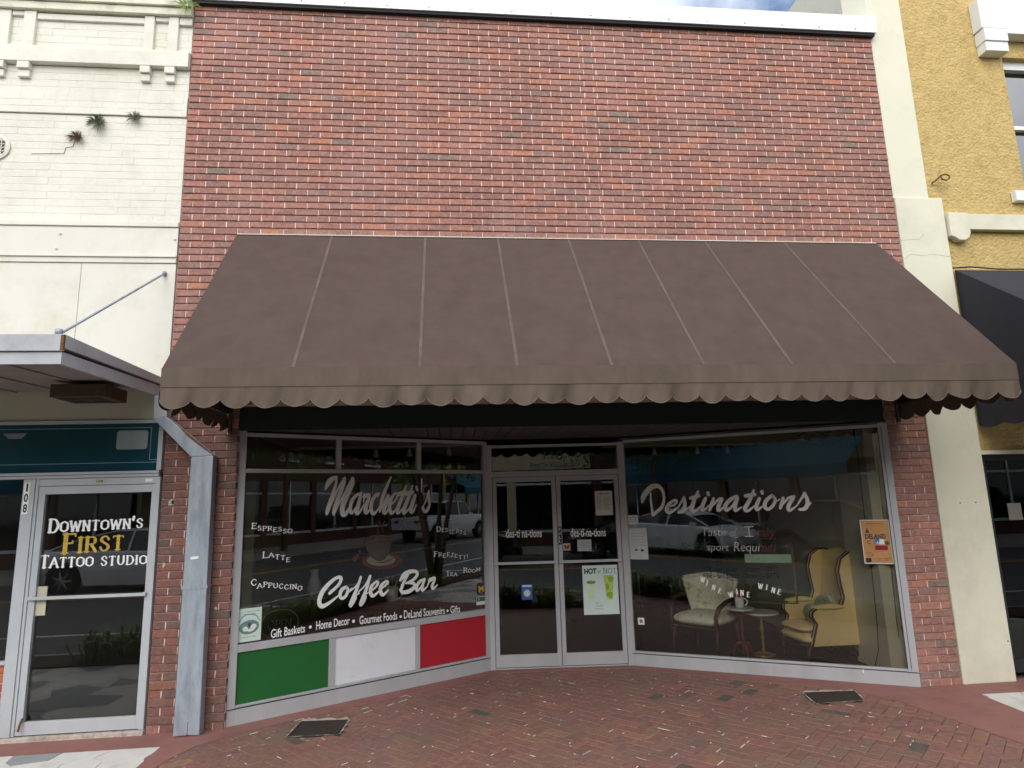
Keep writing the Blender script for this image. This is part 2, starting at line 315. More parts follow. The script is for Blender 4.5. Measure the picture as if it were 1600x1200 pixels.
TEXTS = [
 ('L',0.1387,1.5475,0.4895,1.4945,0.0460,0.0447,'Espresso','serif','white'),
 ('L',0.2397,1.3127,0.4816,1.2542,0.0485,0.0441,'Latte','serif','white'),
 ('L',0.1522,1.0734,0.5933,0.9951,0.0474,0.0467,'Cappuccino','serif','white'),
 ('L',1.9664,1.4476,2.3222,1.3840,0.0481,0.0429,'Desserts','serif','white'),
 ('L',1.9349,1.2014,2.3419,1.1400,0.0474,0.0424,'Freezetti','serif','white'),
 ('L',2.0756,0.9881,2.2057,0.9735,0.0442,0.0383,'Tea','serif','white'),
 ('L',2.2841,0.9987,2.4924,1.0072,0.0451,0.0394,'Room','serif','white'),
 ('L',0.3365,0.6341,0.6313,0.6439,0.0681,0.0665,'Gift Baskets','sans','white'),
 ('L',0.6649,0.6663,0.6908,0.6656,0.0271,0.0272,'o','dot','white'),
 ('L',0.7306,0.6495,1.0433,0.6567,0.0710,0.0676,'Home Decor','sans','white'),
 ('L',1.0680,0.6637,1.0960,0.6630,0.0282,0.0283,'o','dot','white'),
 ('L',1.1403,0.6432,1.5261,0.6407,0.0711,0.0679,'Gourmet Foods','sans','white'),
 ('L',1.5499,0.6466,1.5773,0.6462,0.0266,0.0267,'o','dot','white'),
 ('L',1.5979,0.6377,2.0569,0.6274,0.0743,0.0681,'DeLand Souvenirs','sans','white'),
 ('L',2.0758,0.6407,2.1021,0.6407,0.0248,0.0249,'o','dot','white'),
 ('L',2.1224,0.6258,2.2393,0.6226,0.0685,0.0661,'Gifts','sans','white'),
 ('D',0.1860,1.3433,0.5747,1.3390,0.0879,0.0847,'des-ti na-tions','sans','white'),
 ('D',0.8878,1.3334,1.2718,1.3279,0.0881,0.0849,'des-ti-na-tions','sans','white'),
 ('D',0.6274,2.1664,0.8372,2.1682,0.0989,0.0990,'110','sansw','teal'),
 ('D',0.4757,2.0859,1.0007,2.0829,0.0562,0.0563,'North Woodland','sansw','teal'),
 ('R',0.7915,1.3202,1.0338,1.3226,0.0845,0.0769,'Taste','hand','white'),
 ('R',1.0771,1.3160,1.1365,1.3190,0.0766,0.0764,'of','hand','white'),
 ('R',1.2500,1.3156,1.2740,1.3152,0.0951,0.0945,'I','serifw','white'),
 ('R',1.3138,1.3121,1.5088,1.3115,0.0945,0.0934,'taly','hand','red'),
 ('R',0.5694,1.1802,0.6640,1.1806,0.0785,0.0780,'No','hand','green'),
 ('R',0.7031,1.1808,0.8386,1.1814,0.0778,0.0772,'Pas','hand','green'),
 ('R',0.8381,1.1750,1.0496,1.1729,0.0708,0.0699,'sport','hand','white'),
 ('R',1.1020,1.1669,1.3404,1.1682,0.0950,0.0811,'Requi','hand','white'),
 ('R',1.3401,1.1651,1.4597,1.1658,0.0936,0.0930,'red','hand','red'),
 ('R',0.7739,0.9664,1.5159,0.9761,0.0479,0.0458,'WINE - Gift Baskets - Desserts - GIFTS','blk','black'),
 ('R',0.7753,0.9009,1.5153,0.9135,0.0478,0.0457,'WINE - Gift Baskets - Desserts - GIFTS','blk','black'),
 ('T',0.4233,1.5808,1.1587,1.5993,0.1033,0.0891,"Downtown's",'west','white'),
 ('T',0.5475,1.4081,1.0176,1.4277,0.1539,0.1346,'First','west','gold'),
 ('T',0.3839,1.3001,1.2122,1.3054,0.0963,0.0824,'Tattoo studio','west','white'),
]
WINES = [
 [ (0.7462,0.8640),(0.8017,0.8306),(0.8524,0.7909),(0.9127,0.7582) ],
 [ (1.0210,0.7149),(1.0947,0.7512),(1.1276,0.7430),(1.1869,0.7264) ],
 [ (1.2991,0.8125),(1.3702,0.8022),(1.4184,0.7793),(1.4729,0.7658) ],
]
RECTS = {
 'ring':('L',0.0547,0.6333,0.2521,0.9020),
 'm':('L',2.4562,0.7682,2.5454,0.8852),
 'gw':('L',2.4377,0.6654,2.5508,0.7492),
 'blue':('D',0.3376,0.6927,0.4539,0.8501),
 'hours':('D',1.1729,1.5513,1.3632,1.8135),
 'bfly':('D',0.8019,1.1898,0.8783,1.2638),
 'note':('D',0.9555,1.1775,1.1085,1.2988),
 'hot':('D',0.9965,0.5182,1.3751,1.0250),
 'lab':('R',0.0251,1.4482,0.1377,1.5435),
 'paper':('R',0.0239,1.0779,0.2258,1.4069),
 'deland':('R',2.2664,1.0607,2.5569,1.4646),
 'badge':('R',0.0722,0.4095,0.1406,0.4806),
 'pull':('D',0.7372,1.2527,0.7859,1.4422),
 'cup':('L',1.0757,1.1177,1.6101,1.4417),
}
# ---------------------------------------------------------------- palette
BR = [(0.0, srgb(122, 108, 98)), (0.02, srgb(128, 108, 98)), (0.07, srgb(138, 106, 97)), (0.3, srgb(150, 109, 97)), (0.5, srgb(142, 102, 92)),
      (0.72, srgb(156, 110, 97)), (0.90, srgb(163, 113, 96)), (0.975, srgb(172, 117, 95)), (1.0, srgb(136, 101, 92))]
SPK = (srgb(206, 178, 170), 0.5)
m_brick_o = piece_mat('brick_single', BR, 'object', speck=SPK, dirt=(srgb(176, 138, 130), 0.45, 1.4))
m_brick_a = piece_mat('brick_joined', BR, 'attr', speck=SPK, dirt=(srgb(176, 138, 130), 0.45, 1.4))
PV = [(0.0, srgb(82, 76, 72)), (0.03, srgb(90, 80, 74)), (0.045, srgb(124, 94, 85)), (0.35, srgb(132, 93, 84)), (0.55, srgb(122, 87, 79)),
      (0.78, srgb(138, 97, 86)), (0.92, srgb(128, 96, 82)), (0.97, srgb(146, 106, 84)), (1.0, srgb(116, 98, 86))]
PD = (srgb(116, 98, 84), 0.75, 1.3)
m_paver_o = piece_mat('paver_single', PV, 'object', rough=0.62, groove=(70, 70, 70), speck=(srgb(160, 130, 118), 0.2), dirt=PD, bump=0.35)
m_paver_a = piece_mat('paver_joined', PV, 'attr', rough=0.62, groove=(70, 70, 70), speck=(srgb(160, 130, 118), 0.2), dirt=PD, bump=0.35)
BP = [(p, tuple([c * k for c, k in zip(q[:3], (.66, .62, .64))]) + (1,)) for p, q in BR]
m_brick_p = piece_mat('brick_pier_dark', BP, 'object', speck=(srgb(170, 150, 144), 0.45), dirt=(srgb(112, 96, 88), 0.55, 2.6))  # wall brick with every colour scaled darker, for the low piers
m_mortar = mat('mortar', srgb(226, 194, 182), 0.95, var=0.12, vscale=9, stain=srgb(146, 106, 96), sscale=5.5, samt=1.0, bump=0.6, bscale=160)
m_sand = mat('joint_sand', srgb(120, 92, 80), 0.95, var=0.35, vscale=30, stain=srgb(214, 208, 200), sscale=9, samt=0.9, bump=0.5)
m_alu = mat('aluminium', srgb(182, 184, 187), 0.42, 0.12, var=0.08, vscale=4, stain=srgb(140, 136, 128), samt=0.5, stretch=(1, 1, .4))
m_alu_pale = mat('aluminium_pale', srgb(186, 190, 193), 0.5, 0.1, var=0.07, vscale=4, stain=srgb(160, 160, 156), samt=0.5)
m_alu_dark = mat('aluminium_dark', srgb(70, 72, 74), 0.6, 0.4)  # dark grey metal for bead strips and screws
m_black = mat('black_board', srgb(34, 38, 38), 0.7, var=0.1)
m_soffit = mat('soffit_plank', srgb(74, 70, 70), 0.6, var=0.2, vscale=5)
m_green = mat('green_panel', srgb(30, 98, 44), 0.5, var=0.05, vscale=2, stain=srgb(60, 116, 68), samt=0.2)
m_white_panel = mat('white_panel', srgb(224, 226, 232), 0.5, var=0.03, vscale=2, stain=srgb(170, 172, 176), sscale=3, samt=0.5)
m_red = mat('red_panel', srgb(176, 34, 46), 0.5, var=0.05, vscale=2)
m_glass = glass_mat('shop_glass')
m_glass_far = glass_mat('window_glass', (0.2, 0.22, 0.25, 1), 2.2)
m_letter = mat('white_vinyl', srgb(244, 245, 244), 0.5, var=0.06, vscale=6)
m_letter_grey = mat('pale_grey_vinyl', srgb(232, 233, 230), 0.5, var=0.06, vscale=6)
m_gold = mat('gold_vinyl', srgb(198, 166, 66), 0.45, var=0.25, vscale=18)
m_blk = mat('black_vinyl', srgb(16, 16, 18), 0.5)
m_teal_v = mat('teal_vinyl', srgb(36, 84, 92), 0.5)
m_green_v = mat('dark_green_paint', srgb(30, 66, 48), 0.6)
m_red_v = mat('dark_red_paint', srgb(104, 30, 30), 0.6)
m_brown_v = mat('brown_vinyl', srgb(88, 58, 50), 0.6, var=0.25, vscale=12)
m_grey_v = mat('grey_vinyl', srgb(120, 116, 108), 0.6, var=0.2, vscale=10)
m_canvas = mat('brown_canvas', srgb(83, 69, 64), 0.9, var=0.11, vscale=5.5, stain=srgb(90, 80, 71), sscale=2.6, samt=0.5, bump=0.5, bscale=300, bdist=0.002, spec=0.12)
m_valance = mat('valance_canvas', srgb(99, 87, 77), 0.9, var=0.18, vscale=6, stain=srgb(82, 72, 61), sscale=2.4, samt=0.85, bump=0.35, bscale=380, bdist=0.0015, spec=0.15, stretch=(1, 1, .35))
m_seam = mat('canvas_seam', srgb(92, 80, 73), 0.9, var=0.3, vscale=5)
m_binding = mat('canvas_binding', srgb(106, 95, 85), 0.9, var=0.15, vscale=9)
m_steel = mat('painted_frame_steel', srgb(60, 56, 54), 0.5, 0.4)
m_coping = mat('white_metal_coping', srgb(232, 236, 242), 0.35, 0.0, var=0.02, vscale=1)
m_coping_dark = mat('black_drip', srgb(28, 26, 28), 0.7)
m_cream = mat('white_painted_brick', srgb(219, 217, 203), 0.75, var=0.06, vscale=2.2, stain=srgb(186, 180, 156), sscale=1.3, samt=0.6, bump=0.5, bscale=38, bdist=0.006)
m_cream_top = mat('weathered_white_paint', srgb(216, 214, 194), 0.8, var=0.1, vscale=4, stain=srgb(120, 114, 98), sscale=3.4, samt=0.8, bump=0.5, bscale=38, bdist=0.006)
m_cream_metal = mat('white_painted_metal', srgb(214, 212, 199), 0.6, var=0.05, vscale=1.4, stain=srgb(186, 176, 146), sscale=1.3, samt=0.7)
m_pilaster = mat('cream_stucco', srgb(217, 213, 192), 0.8, var=0.05, vscale=1.1, stain=srgb(178, 174, 158), sscale=1.2, samt=0.6, bump=0.25, bscale=50)
m_yellow = mat('yellow_stucco', srgb(194, 168, 110), 0.9, var=0.18, vscale=15, stain=srgb(150, 124, 74), sscale=5, samt=0.6, bump=1.0, bscale=34, bdist=0.022)
m_wtrim = mat('white_trim', srgb(226, 228, 226), 0.6, var=0.04, vscale=3)
m_galv = mat('galvanised_duct', srgb(158, 167, 176), 0.5, 0.2, var=0.22, vscale=7, stain=srgb(112, 118, 124), sscale=4, samt=0.9, stretch=(2.2, 2.2, .5), bump=0.5, bscale=4, bdist=0.02)
m_canopy = mat('canopy_metal', srgb(176, 177, 180), 0.5, 0.05, var=0.08, vscale=4, stain=srgb(126, 122, 122), sscale=3, samt=0.6)
m_deck = mat('canopy_deck', srgb(150, 142, 138), 0.8, var=0.15, vscale=6, stain=srgb(84, 74, 68), sscale=3, samt=0.6)
m_rust = mat('rust', srgb(110, 76, 48), 0.9, var=0.4, vscale=40)
m_brownbox = mat('brown_metal', srgb(82, 66, 52), 0.8, var=0.25, vscale=14)
m_tealglass = mat('teal_painted_transom', srgb(22, 62, 74), 0.12, var=0.1, spec=0.6)
m_redcon = mat('red_concrete', srgb(144, 100, 93), 0.75, var=0.14, vscale=5, stain=srgb(102, 72, 66), sscale=2.1, samt=0.7, bump=0.3, bscale=70)
m_whstone = mat('white_paving', srgb(212, 210, 202), 0.7, var=0.08, vscale=5, stain=srgb(150, 146, 138), sscale=3, samt=0.6, bump=0.2)
m_grstone = mat('grey_paving', srgb(148, 150, 150), 0.7, var=0.1, vscale=5, bump=0.2)
m_cement = mat('cement_smear', srgb(186, 176, 166), 0.9, var=0.25, vscale=20, stain=srgb(110, 84, 76), sscale=16, samt=1.0)
m_grate = mat('rusty_grate', srgb(62, 54, 48), 0.8, 0.3, var=0.5, vscale=26)
m_asphalt = mat('asphalt', srgb(92, 92, 93), 0.9, var=0.12, vscale=2, stain=srgb(84, 84, 86), samt=0.6, bump=0.4, bscale=220)
m_roadpaint = mat('white_road_paint', srgb(210, 210, 205), 0.7, var=0.1, vscale=8)
m_yelpaint = mat('yellow_road_paint', srgb(206, 160, 50), 0.7, var=0.1, vscale=8)
m_kerb = mat('kerb_concrete', srgb(168, 164, 154), 0.85, var=0.12, vscale=4)
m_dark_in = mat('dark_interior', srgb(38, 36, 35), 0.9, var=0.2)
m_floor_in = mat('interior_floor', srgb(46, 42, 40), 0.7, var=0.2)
m_cream_in_shaded = mat('interior_cream_shaded', srgb(120, 116, 94), 0.8, var=0.1)  # cream left wall, its shade put into the base colour
m_cream_in = mat('interior_cream', srgb(196, 190, 168), 0.8, var=0.05, stain=srgb(170, 164, 140), samt=0.4)
m_soil = mat('soil', srgb(66, 52, 42), 0.95, var=0.3, vscale=20)
m_leaf = mat('leaf_green', srgb(138, 160, 76), 0.6, var=0.4, vscale=14)
m_leaf_d = mat('leaf_dark', srgb(92, 118, 56), 0.6, var=0.4, vscale=9)
m_bark = mat('bark', srgb(104, 90, 76), 0.9, var=0.25, vscale=14, bump=0.5)
# ================================================================ THE SETTING
def structure(o): o['kind'] = 'structure'; return o

def poly_in(p, poly):
    x, y = p; c = False
    for i in range(len(poly)):
        x1, y1 = poly[i]; x2, y2 = poly[i - 1]
        if (y1 > y) != (y2 > y) and x < (x2 - x1) * (y - y1) / (y2 - y1) + x1: c = not c
    return c

# ground far around, road, kerbs, the two sidewalks
mb = MB(); mb.box(-150, -150, -0.6, 150, 150, -0.30)
structure(part('ground', mb, m_soil))
mb = MB(); mb.box(-60, -13.2, -0.29, 60, -3.25, -0.13)
road = structure(part('road', mb, m_asphalt))
mb = MB()
for dy in (-0.09, 0.09): mb.box(-60, -9.75 + dy - .05, -0.1299, 60, -9.75 + dy + .05, -0.126)
part('centre_line', mb, m_yelpaint, road)
mb = MB()
for y in (-5.3,): mb.box(-60, y - .05, -0.1299, 60, y + .05, -0.126)
for k in range(-8, 9): mb.box(k * 6.4 - .05, -5.24, -0.1299, k * 6.4 + .05, -3.5, -0.126)
part('parking_line', mb, m_roadpaint, road)
mb = MB(); mb.box(-60, -3.25, -0.29, 60, -3.10, 0.0)
structure(part('kerb', mb, m_kerb))
mb = MB(); mb.box(-60, -13.35, -0.29, 60, -13.2, 0.0)
structure(part('kerb', mb, m_kerb))
mb = MB(); mb.box(-60, -17.0, -0.29, 60, -13.35, -0.002)
structure(part('far_pavement', mb, m_kerb))
mb = MB(); mb.box(-60, -3.10, -0.29, 60, 14, -0.010)
walk = structure(part('sidewalk', mb, m_sand))

# --- herringbone brick pavers
PAV = [(0.20, -3.0), (0.36, -.80), (0.42, -.55), (0.52, -.33), (0.70, -.17), (1.05, .10), (1.588, .42), (2.379, .89), (2.80, 1.17), (2.86, 1.27),
       (4.28, 1.17), (4.36, 1.08), (5.108, .55), (5.758, .15), (5.98, -.08), (6.12, -.34), (6.20, -.8), (6.30, -1.36), (6.40, -3.0)]
GR = [[(1.178, .081), (1.567, .056), (1.544, -.284), (1.148, -.267)], [(5.487, .036), (5.944, .003), (5.857, -.262), (5.428, -.266)]]
rnd = random.Random(5)
def paver_mesh(seed, mm, a=None):
    q = random.Random(seed)
    L, W = 0.2 - .0045, 0.1 - .0045
    j = lambda s: q.uniform(-s, s)
    c = [(-L / 2, -W / 2), (L / 2, -W / 2), (L / 2, W / 2), (-L / 2, W / 2)]
    c = [(x + j(.0014), y + j(.0014)) for x, y in c]
    tz = [j(.0008) for _ in c]
    V = [(x, y, -.05) for x, y in c] + [(x, y, -.0035 + t) for (x, y), t in zip(c, tz)] + [(x * (1 - .0035 / (L / 2)), y * (1 - .0035 / (W / 2)), t) for (x, y), t in zip(c, tz)]
    F = [(8, 9, 10, 11)] + [(i, (i + 1) % 4, 4 + (i + 1) % 4, 4 + i) for i in range(4)] + [(4 + i, 4 + (i + 1) % 4, 8 + (i + 1) % 4, 8 + i) for i in range(4)]
    return V, F
places = []
ang0 = R(43)
ca, sa = math.cos(ang0), math.sin(ang0)
for i in range(-60, 61):
    for j in range(-60, 61):
        # herringbone unit: step (1,1) brick widths diagonally, (2,-2)
        for horiz in (True, False):
            bx = (i + 2 * j) * 0.1; by = (i - 2 * j) * 0.1
            if horiz: cx, cy, an = bx + 0.1, by + 0.05, 0
            else: cx, cy, an = bx + 0.05, by + 0.2, 90
            X = 3.0 + cx * ca - cy * sa; Y = -1.0 + cx * sa + cy * ca
            if not (0 < X < 6.8 and -3.05 < Y < 1.4): continue
            a = ang0 + R(an)
            cor = [(X + dx * math.cos(a) - dy * math.sin(a), Y + dx * math.sin(a) + dy * math.cos(a)) for dx in (-.1, .1) for dy in (-.05, .05)]
            if not any(poly_in(p, PAV) for p in cor): continue
            if any(poly_in((X, Y), g) for g in GR): continue
            places.append((X, Y, a))
def cam_d2(x, y, z): return (x - 2.3828) ** 2 + (y + 5.7636) ** 2 + (z - 1.7352) ** 2
places = [p for p in places if p[1] > -3.02]
vis = [p for p in places if p[1] > -1.32 - 0.05 * 0 and p[1] > -1.12 - max(0, (p[0] - 2.8)) * 0.19 - .1]
rest = [p for p in places if p not in vis]
vis.sort(key=lambda p: cam_d2(p[0], p[1], 0))
proto_p = []
for s in range(10):
    V, F = paver_mesh(100 + s, None); b = MB(); b.add(V, F); proto_p.append(b.mesh('paver', m_paver_o))
for k, (X, Y, a) in enumerate(vis[:300]):
    o = link('paver', proto_p[rnd.randrange(10)], walk)
    o.location = (X, Y, rnd.uniform(-.0018, .0012)); o.rotation_euler = (0, 0, a + rnd.choice((0, math.pi)) + rnd.uniform(-.006, .006))
b = MB()
for X, Y, a in vis[300:] + rest:
    V, F = paver_mesh(rnd.randrange(9999), None); dz = rnd.uniform(-.0018, .0012); c, s_ = math.cos(a), math.sin(a)
    b.add([(X + x * c - y * s_, Y + x * s_ + y * c, z + dz) for x, y, z in V], F, rnd.uniform(.001, 1))
part('paver_field', b, m_paver_a, walk, kind='stuff')
b = MB(); r5 = random.Random(77)
for X, Y, a in r5.sample(vis, min(230, len(vis))):
    c, s_ = math.cos(a), math.sin(a); L = r5.uniform(.006, .035) if r5.random() < .8 else r5.uniform(.04, .10); w = r5.uniform(.0012, .003); side = r5.choice((-1, 1))
    if r5.random() < .6: P = [(-L / 2 + .0, side * .05 - w), (L / 2, side * .05 - w), (L / 2 * r5.uniform(.6, 1), side * .05 + w), (-L / 2, side * .05 + w)]; o_ = r5.uniform(-.06, .06); P = [(p + o_, q) for p, q in P]
    else: P = [(side * .1 - w, -L / 3), (side * .1 + w, -L / 3), (side * .1 + w, L / 3), (side * .1 - w, L / 3 * r5.uniform(.6, 1))]
    b.prism([(X + x * c - y * s_, Y + x * s_ + y * c) for x, y in P], 2, -.004, .0012)
part('joint_mortar_specks', b, mat('lime_speck', srgb(214, 206, 198), .9, var=.1), walk, kind='stuff')

# --- red concrete margin and bands (top 4 mm above the pavers)
def flat(name, pts, z0, z1, m, parent=walk):
    q = MB(); q.prism(pts, 2, z0, z1); return part(name, q, m, parent)
shop_line = [(0.60, .06), (2.83, 1.40), (4.31, 1.30), (6.58, 0.02)]
left_b = [p for p in PAV if p[0] < 2.9 and p[1] > -.81]
flat('concrete_margin', [(0.36, -.80), (0.42, -.55), (0.52, -.33), (0.70, -.17), (0.60, .06), (0.60, .03), (-2.6, .03), (-2.6, -.30), (0.245, -.305), (0.25, -.80)], -.05, .004, m_redcon)
flat('concrete_band', [(0.2, -3.0), (0.36, -.802), (0.25, -.802), (0.08, -3.0)], -.05, .003, m_redcon)
flat('concrete_margin', [(0.60, .062), (0.70, -.17), (1.05, .10), (1.588, .42), (2.379, .89), (2.80, 1.17), (2.86, 1.27), (4.28, 1.17), (4.36, 1.08), (5.108, .55), (5.758, .15), (5.98, -.08), (6.12, -.34), (6.56, -.1), (6.58, .03), (4.33, 1.32), (2.83, 1.42)], -.05, .0045, m_redcon)
flat('concrete_margin', [(6.12, -.34), (6.20, -.8), (6.30, -1.36), (6.40, -3.0), (6.83, -3.0), (6.852, -.76), (6.885, -.285), (10, -.33), (10, .05), (6.58, .028), (6.56, -.101)], -.05, .004, m_redcon)

# --- angular white and grey flagstones beyond the bands
def clip(poly, a, b, c):
    out = []
    for i in range(len(poly)):
        p, q = poly[i], poly[(i + 1) % len(poly)]
        dp = a * p[0] + b * p[1] - c; dq = a * q[0] + b * q[1] - c
        if dp <= 0: out.append(p)
        if dp * dq < 0:
            t = dp / (dp - dq); out.append((p[0] + t * (q[0] - p[0]), p[1] + t * (q[1] - p[1])))
    return out
def flags(region, n, seed, step=.34):
    q = random.Random(seed)
    xs = [p[0] for p in region]; ys = [p[1] for p in region]
    S = []
    x = min(xs) - step
    while x < max(xs) + step:
        y = min(ys) - step
        while y < max(ys) + step:
            S.append((x + q.uniform(-.13, .13), y + q.uniform(-.13, .13))); y += step
        x += step
    for i, s in enumerate(S):
        cell = list(region)
        for j, t in enumerate(S):
            if i == j or not cell: continue
            a, b = t[0] - s[0], t[1] - s[1]; L = math.hypot(a, b)
            if L > 1.4: continue
            c = (t[0] ** 2 + t[1] ** 2 - s[0] ** 2 - s[1] ** 2) / 2
            cell = clip(cell, a / L, b / L, c / L - .003)
        if len(cell) >= 3:
            A = abs(sum(cell[k - 1][0] * cell[k][1] - cell[k][0] * cell[k - 1][1] for k in range(len(cell)))) / 2
            if A > .002: flat('flagstone', cell, -.05, .0025 + q.uniform(-.0008, .0008), m_grstone if q.random() < .25 else m_whstone)
flags([(-2.6, -.305), (.243, -.31), (.247, -.80), (.077, -3.0), (-2.6, -3.0)], 0, 3)
flags([(6.89, -.29), (10, -.335), (10, -3.0), (6.835, -3.0), (6.857, -.76)], 0, 8)

# --- drain grates with cement round them
for k, g in enumerate(GR):
    cx = sum(p[0] for p in g) / 4; cy = sum(p[1] for p in g) / 4
    t = thing('drain_grate', ['dark slatted drain grate in the pavers below the green panel', 'debris-filled drain grate in the pavers below the yellow armchair'][k], 'drain', (cx, cy, 0), 'drain grates in the brick paving')
    q = MB()
    G = [Vector((p[0], p[1], 0)) for p in g]
    pt = lambda u, v, z: tuple((G[0] * (1 - u) + G[1] * u) * (1 - v) + (G[3] * (1 - u) + G[2] * u) * v + Vector((0, 0, z)))
    def slab(u0, v0, u1, v1, z0, z1):
        q.add([pt(u0, v0, z0), pt(u1, v0, z0), pt(u1, v1, z0), pt(u0, v1, z0), pt(u0, v0, z1), pt(u1, v0, z1), pt(u1, v1, z1), pt(u0, v1, z1)],
              [(0, 3, 2, 1), (4, 5, 6, 7), (0, 1, 5, 4), (1, 2, 6, 5), (2, 3, 7, 6), (3, 0, 4, 7)])
    slab(0, 0, 1, .05, -.04, .006); slab(0, .95, 1, 1, -.04, .006); slab(0, .05, .05, .95, -.04, .006); slab(.95, .05, 1, .95, -.04, .006)
    part('frame', q, m_grate, t)
    q = MB()
    for i in range(14): slab(.05, .05 + i * .9 / 14 + .012, .95, .05 + (i + .62) * .9 / 14 + .012, -.03, .003)
    part('grating', q, m_grate, t, kind='stuff')
    q = MB(); slab(.05, .05, .95, .95, -.04, -.015 if k == 0 else -.004); part('debris', q, m_soil, t)
    q = MB(); r3 = random.Random(k + 20)
    for e in range(4):
        a, b_ = G[e], G[(e + 1) % 4]; nrm = Vector(((b_ - a).y, -(b_ - a).x, 0)).normalized()
        if nrm.dot(a - Vector((cx, cy, 0))) < 0: nrm = -nrm
        n = 12
        inner = [a.lerp(b_, i / n) for i in range(n + 1)]
        outer = [a.lerp(b_, i / n) + nrm * (r3.uniform(.0, .016) if e not in (0,) else r3.uniform(.01, .07)) for i in range(n + 1)]
        for i in range(n):
            P = [inner[i], inner[i + 1], outer[i + 1], outer[i]]
            q.add([(p.x, p.y, .0008) for p in P[:2]] + [(p.x, p.y, .0006) for p in P[2:]] , [(0, 1, 2, 3)])
    for v_i in range(len(q.v)): q.v[v_i] = (q.v[v_i][0], q.v[v_i][1], .0055)
    part('cement_edge', q, m_cement, t)
# ================================================================ THE RED BRICK SHOP
CO = 0.0655; BL = 0.2032; WX = 34.33 * BL
shop = thing('brick_shop', 'red brick shop front with angled display windows and glass double doors under a brown awning', 'shop', (3.49, 0.0, 0))
q = MB()
q.box(0.002, .015, 0, .598, .30, 2.60); q.box(6.566, .015, 0, WX - .002, .30, 2.60)
q.box(0.002, .015, 2.601, WX - .002, .30, 6.56)
q.box(.002, .301, 0, .25, 9, 6.5); q.box(WX - .25, .301, 0, WX - .002, 9, 6.5); q.box(.251, 8.8, 0, WX - .251, 9, 6.5)
q.box(.251, .301, 2.95, WX - .251, 8.79, 3.1)
part('wall', q, m_mortar, shop)
part('roof', (lambda b: (b.box(.02, .31, 6.40, WX - .02, 8.99, 6.55), b)[1])(MB()), m_kerb, shop)

rnd = random.Random(11)
def joints(k):
    if k % 2: J = [float(i) for i in range(0, 19)] + [18.7] + [19.33 + i for i in range(0, 16)]
    else: J = [0.0] + [.5 + i for i in range(0, 19)] + [19.17] + [19.83 + i for i in range(0, 15)] + [34.33]
    return [j for j in J if j <= 34.34]
def brick_geo(L, H, seed):
    r = random.Random(seed); j = lambda s: r.uniform(-s, s)
    c = [(0, 0), (L, 0), (L, H), (0, H)]
    c = [(x + j(.0014), z + j(.0012)) for x, z in c]
    y = [j(.0016) for _ in c]; ins = .0028
    V = [(x, .045, z) for x, z in c] + [(x, ins + dy, z) for (x, z), dy in zip(c, y)]
    V += [(x + (ins if i in (0, 3) else -ins), dy, z + (ins if i in (0, 1) else -ins)) for i, ((x, z), dy) in enumerate(zip(c, y))]
    F = [(8, 9, 10, 11)] + [(i, (i + 1) % 4, 4 + (i + 1) % 4, 4 + i) for i in range(4)] + [(4 + i, 4 + (i + 1) % 4, 8 + (i + 1) % 4, 8 + i) for i in range(4)]
    return V, F
B = []
for k in range(0, 101):
    z0 = (100 - k) * CO; H = CO - .0105
    if k == 0: continue
    J = joints(k)
    for a, b_ in zip(J[:-1], J[1:]):
        x0, x1 = a * BL + .0045, b_ * BL - .0045
        zc = z0 + H / 2
        if zc < 2.60:
            if x0 < .598 < x1: x1 = .598
            elif x0 < 6.566 < x1: x0 = 6.566
            elif .598 <= x0 < 6.566: continue
            if x1 - x0 < .03: continue
        hidden = 2.62 < zc < 4.12 and .75 < x0 and x1 < 6.5
        if hidden: continue
        seen = not (2.42 < zc < 2.62 and x0 > .3) and not (zc < 2.2 and x0 > .26 and x1 < .45)
        B.append((x0, x1, z0, H, seen))
def size_in_view(b): return (b[1] - b[0] > .15) * .0 + 1.0 / cam_d2((b[0] + b[1]) / 2, 0, b[2])
g = MB(); Bs = sorted(B, key=lambda b: (round(b[2], 3), b[0]))
for p_, n_ in zip(Bs[:-1], Bs[1:]):
    if abs(p_[2] - n_[2]) < .001 and n_[0] - p_[1] < .03: g.box(p_[1] - .001, .0035, p_[2] + .001, n_[0] + .001, .0149, p_[2] + p_[3] - .002)
part('mortar', g, m_mortar, shop, kind='stuff')
order = sorted(B, key=lambda b: -(size_in_view(b) if b[4] else 0))
single, rest = order[:300], order[300:]
cache = {}
for b in single:
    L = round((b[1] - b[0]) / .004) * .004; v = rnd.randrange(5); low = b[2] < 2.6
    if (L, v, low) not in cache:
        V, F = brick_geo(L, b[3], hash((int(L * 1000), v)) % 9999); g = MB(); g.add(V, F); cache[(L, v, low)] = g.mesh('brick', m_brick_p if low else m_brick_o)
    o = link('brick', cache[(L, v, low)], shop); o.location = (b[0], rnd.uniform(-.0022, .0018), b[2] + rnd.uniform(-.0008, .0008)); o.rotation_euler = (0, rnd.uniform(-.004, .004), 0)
g = MB()
for b in rest:
    V, F = brick_geo(b[1] - b[0], b[3], rnd.randrange(99999)); dy = rnd.uniform(-.0022, .0018); dz = rnd.uniform(-.0008, .0008); t = rnd.uniform(-.004, .004)
    g.add([(b[0] + x, dy + y, b[2] + dz + z - x * t) for x, y, z in V], F, rnd.uniform(.001, 1))
part('brickwork', g, m_brick_a, shop, kind='stuff')
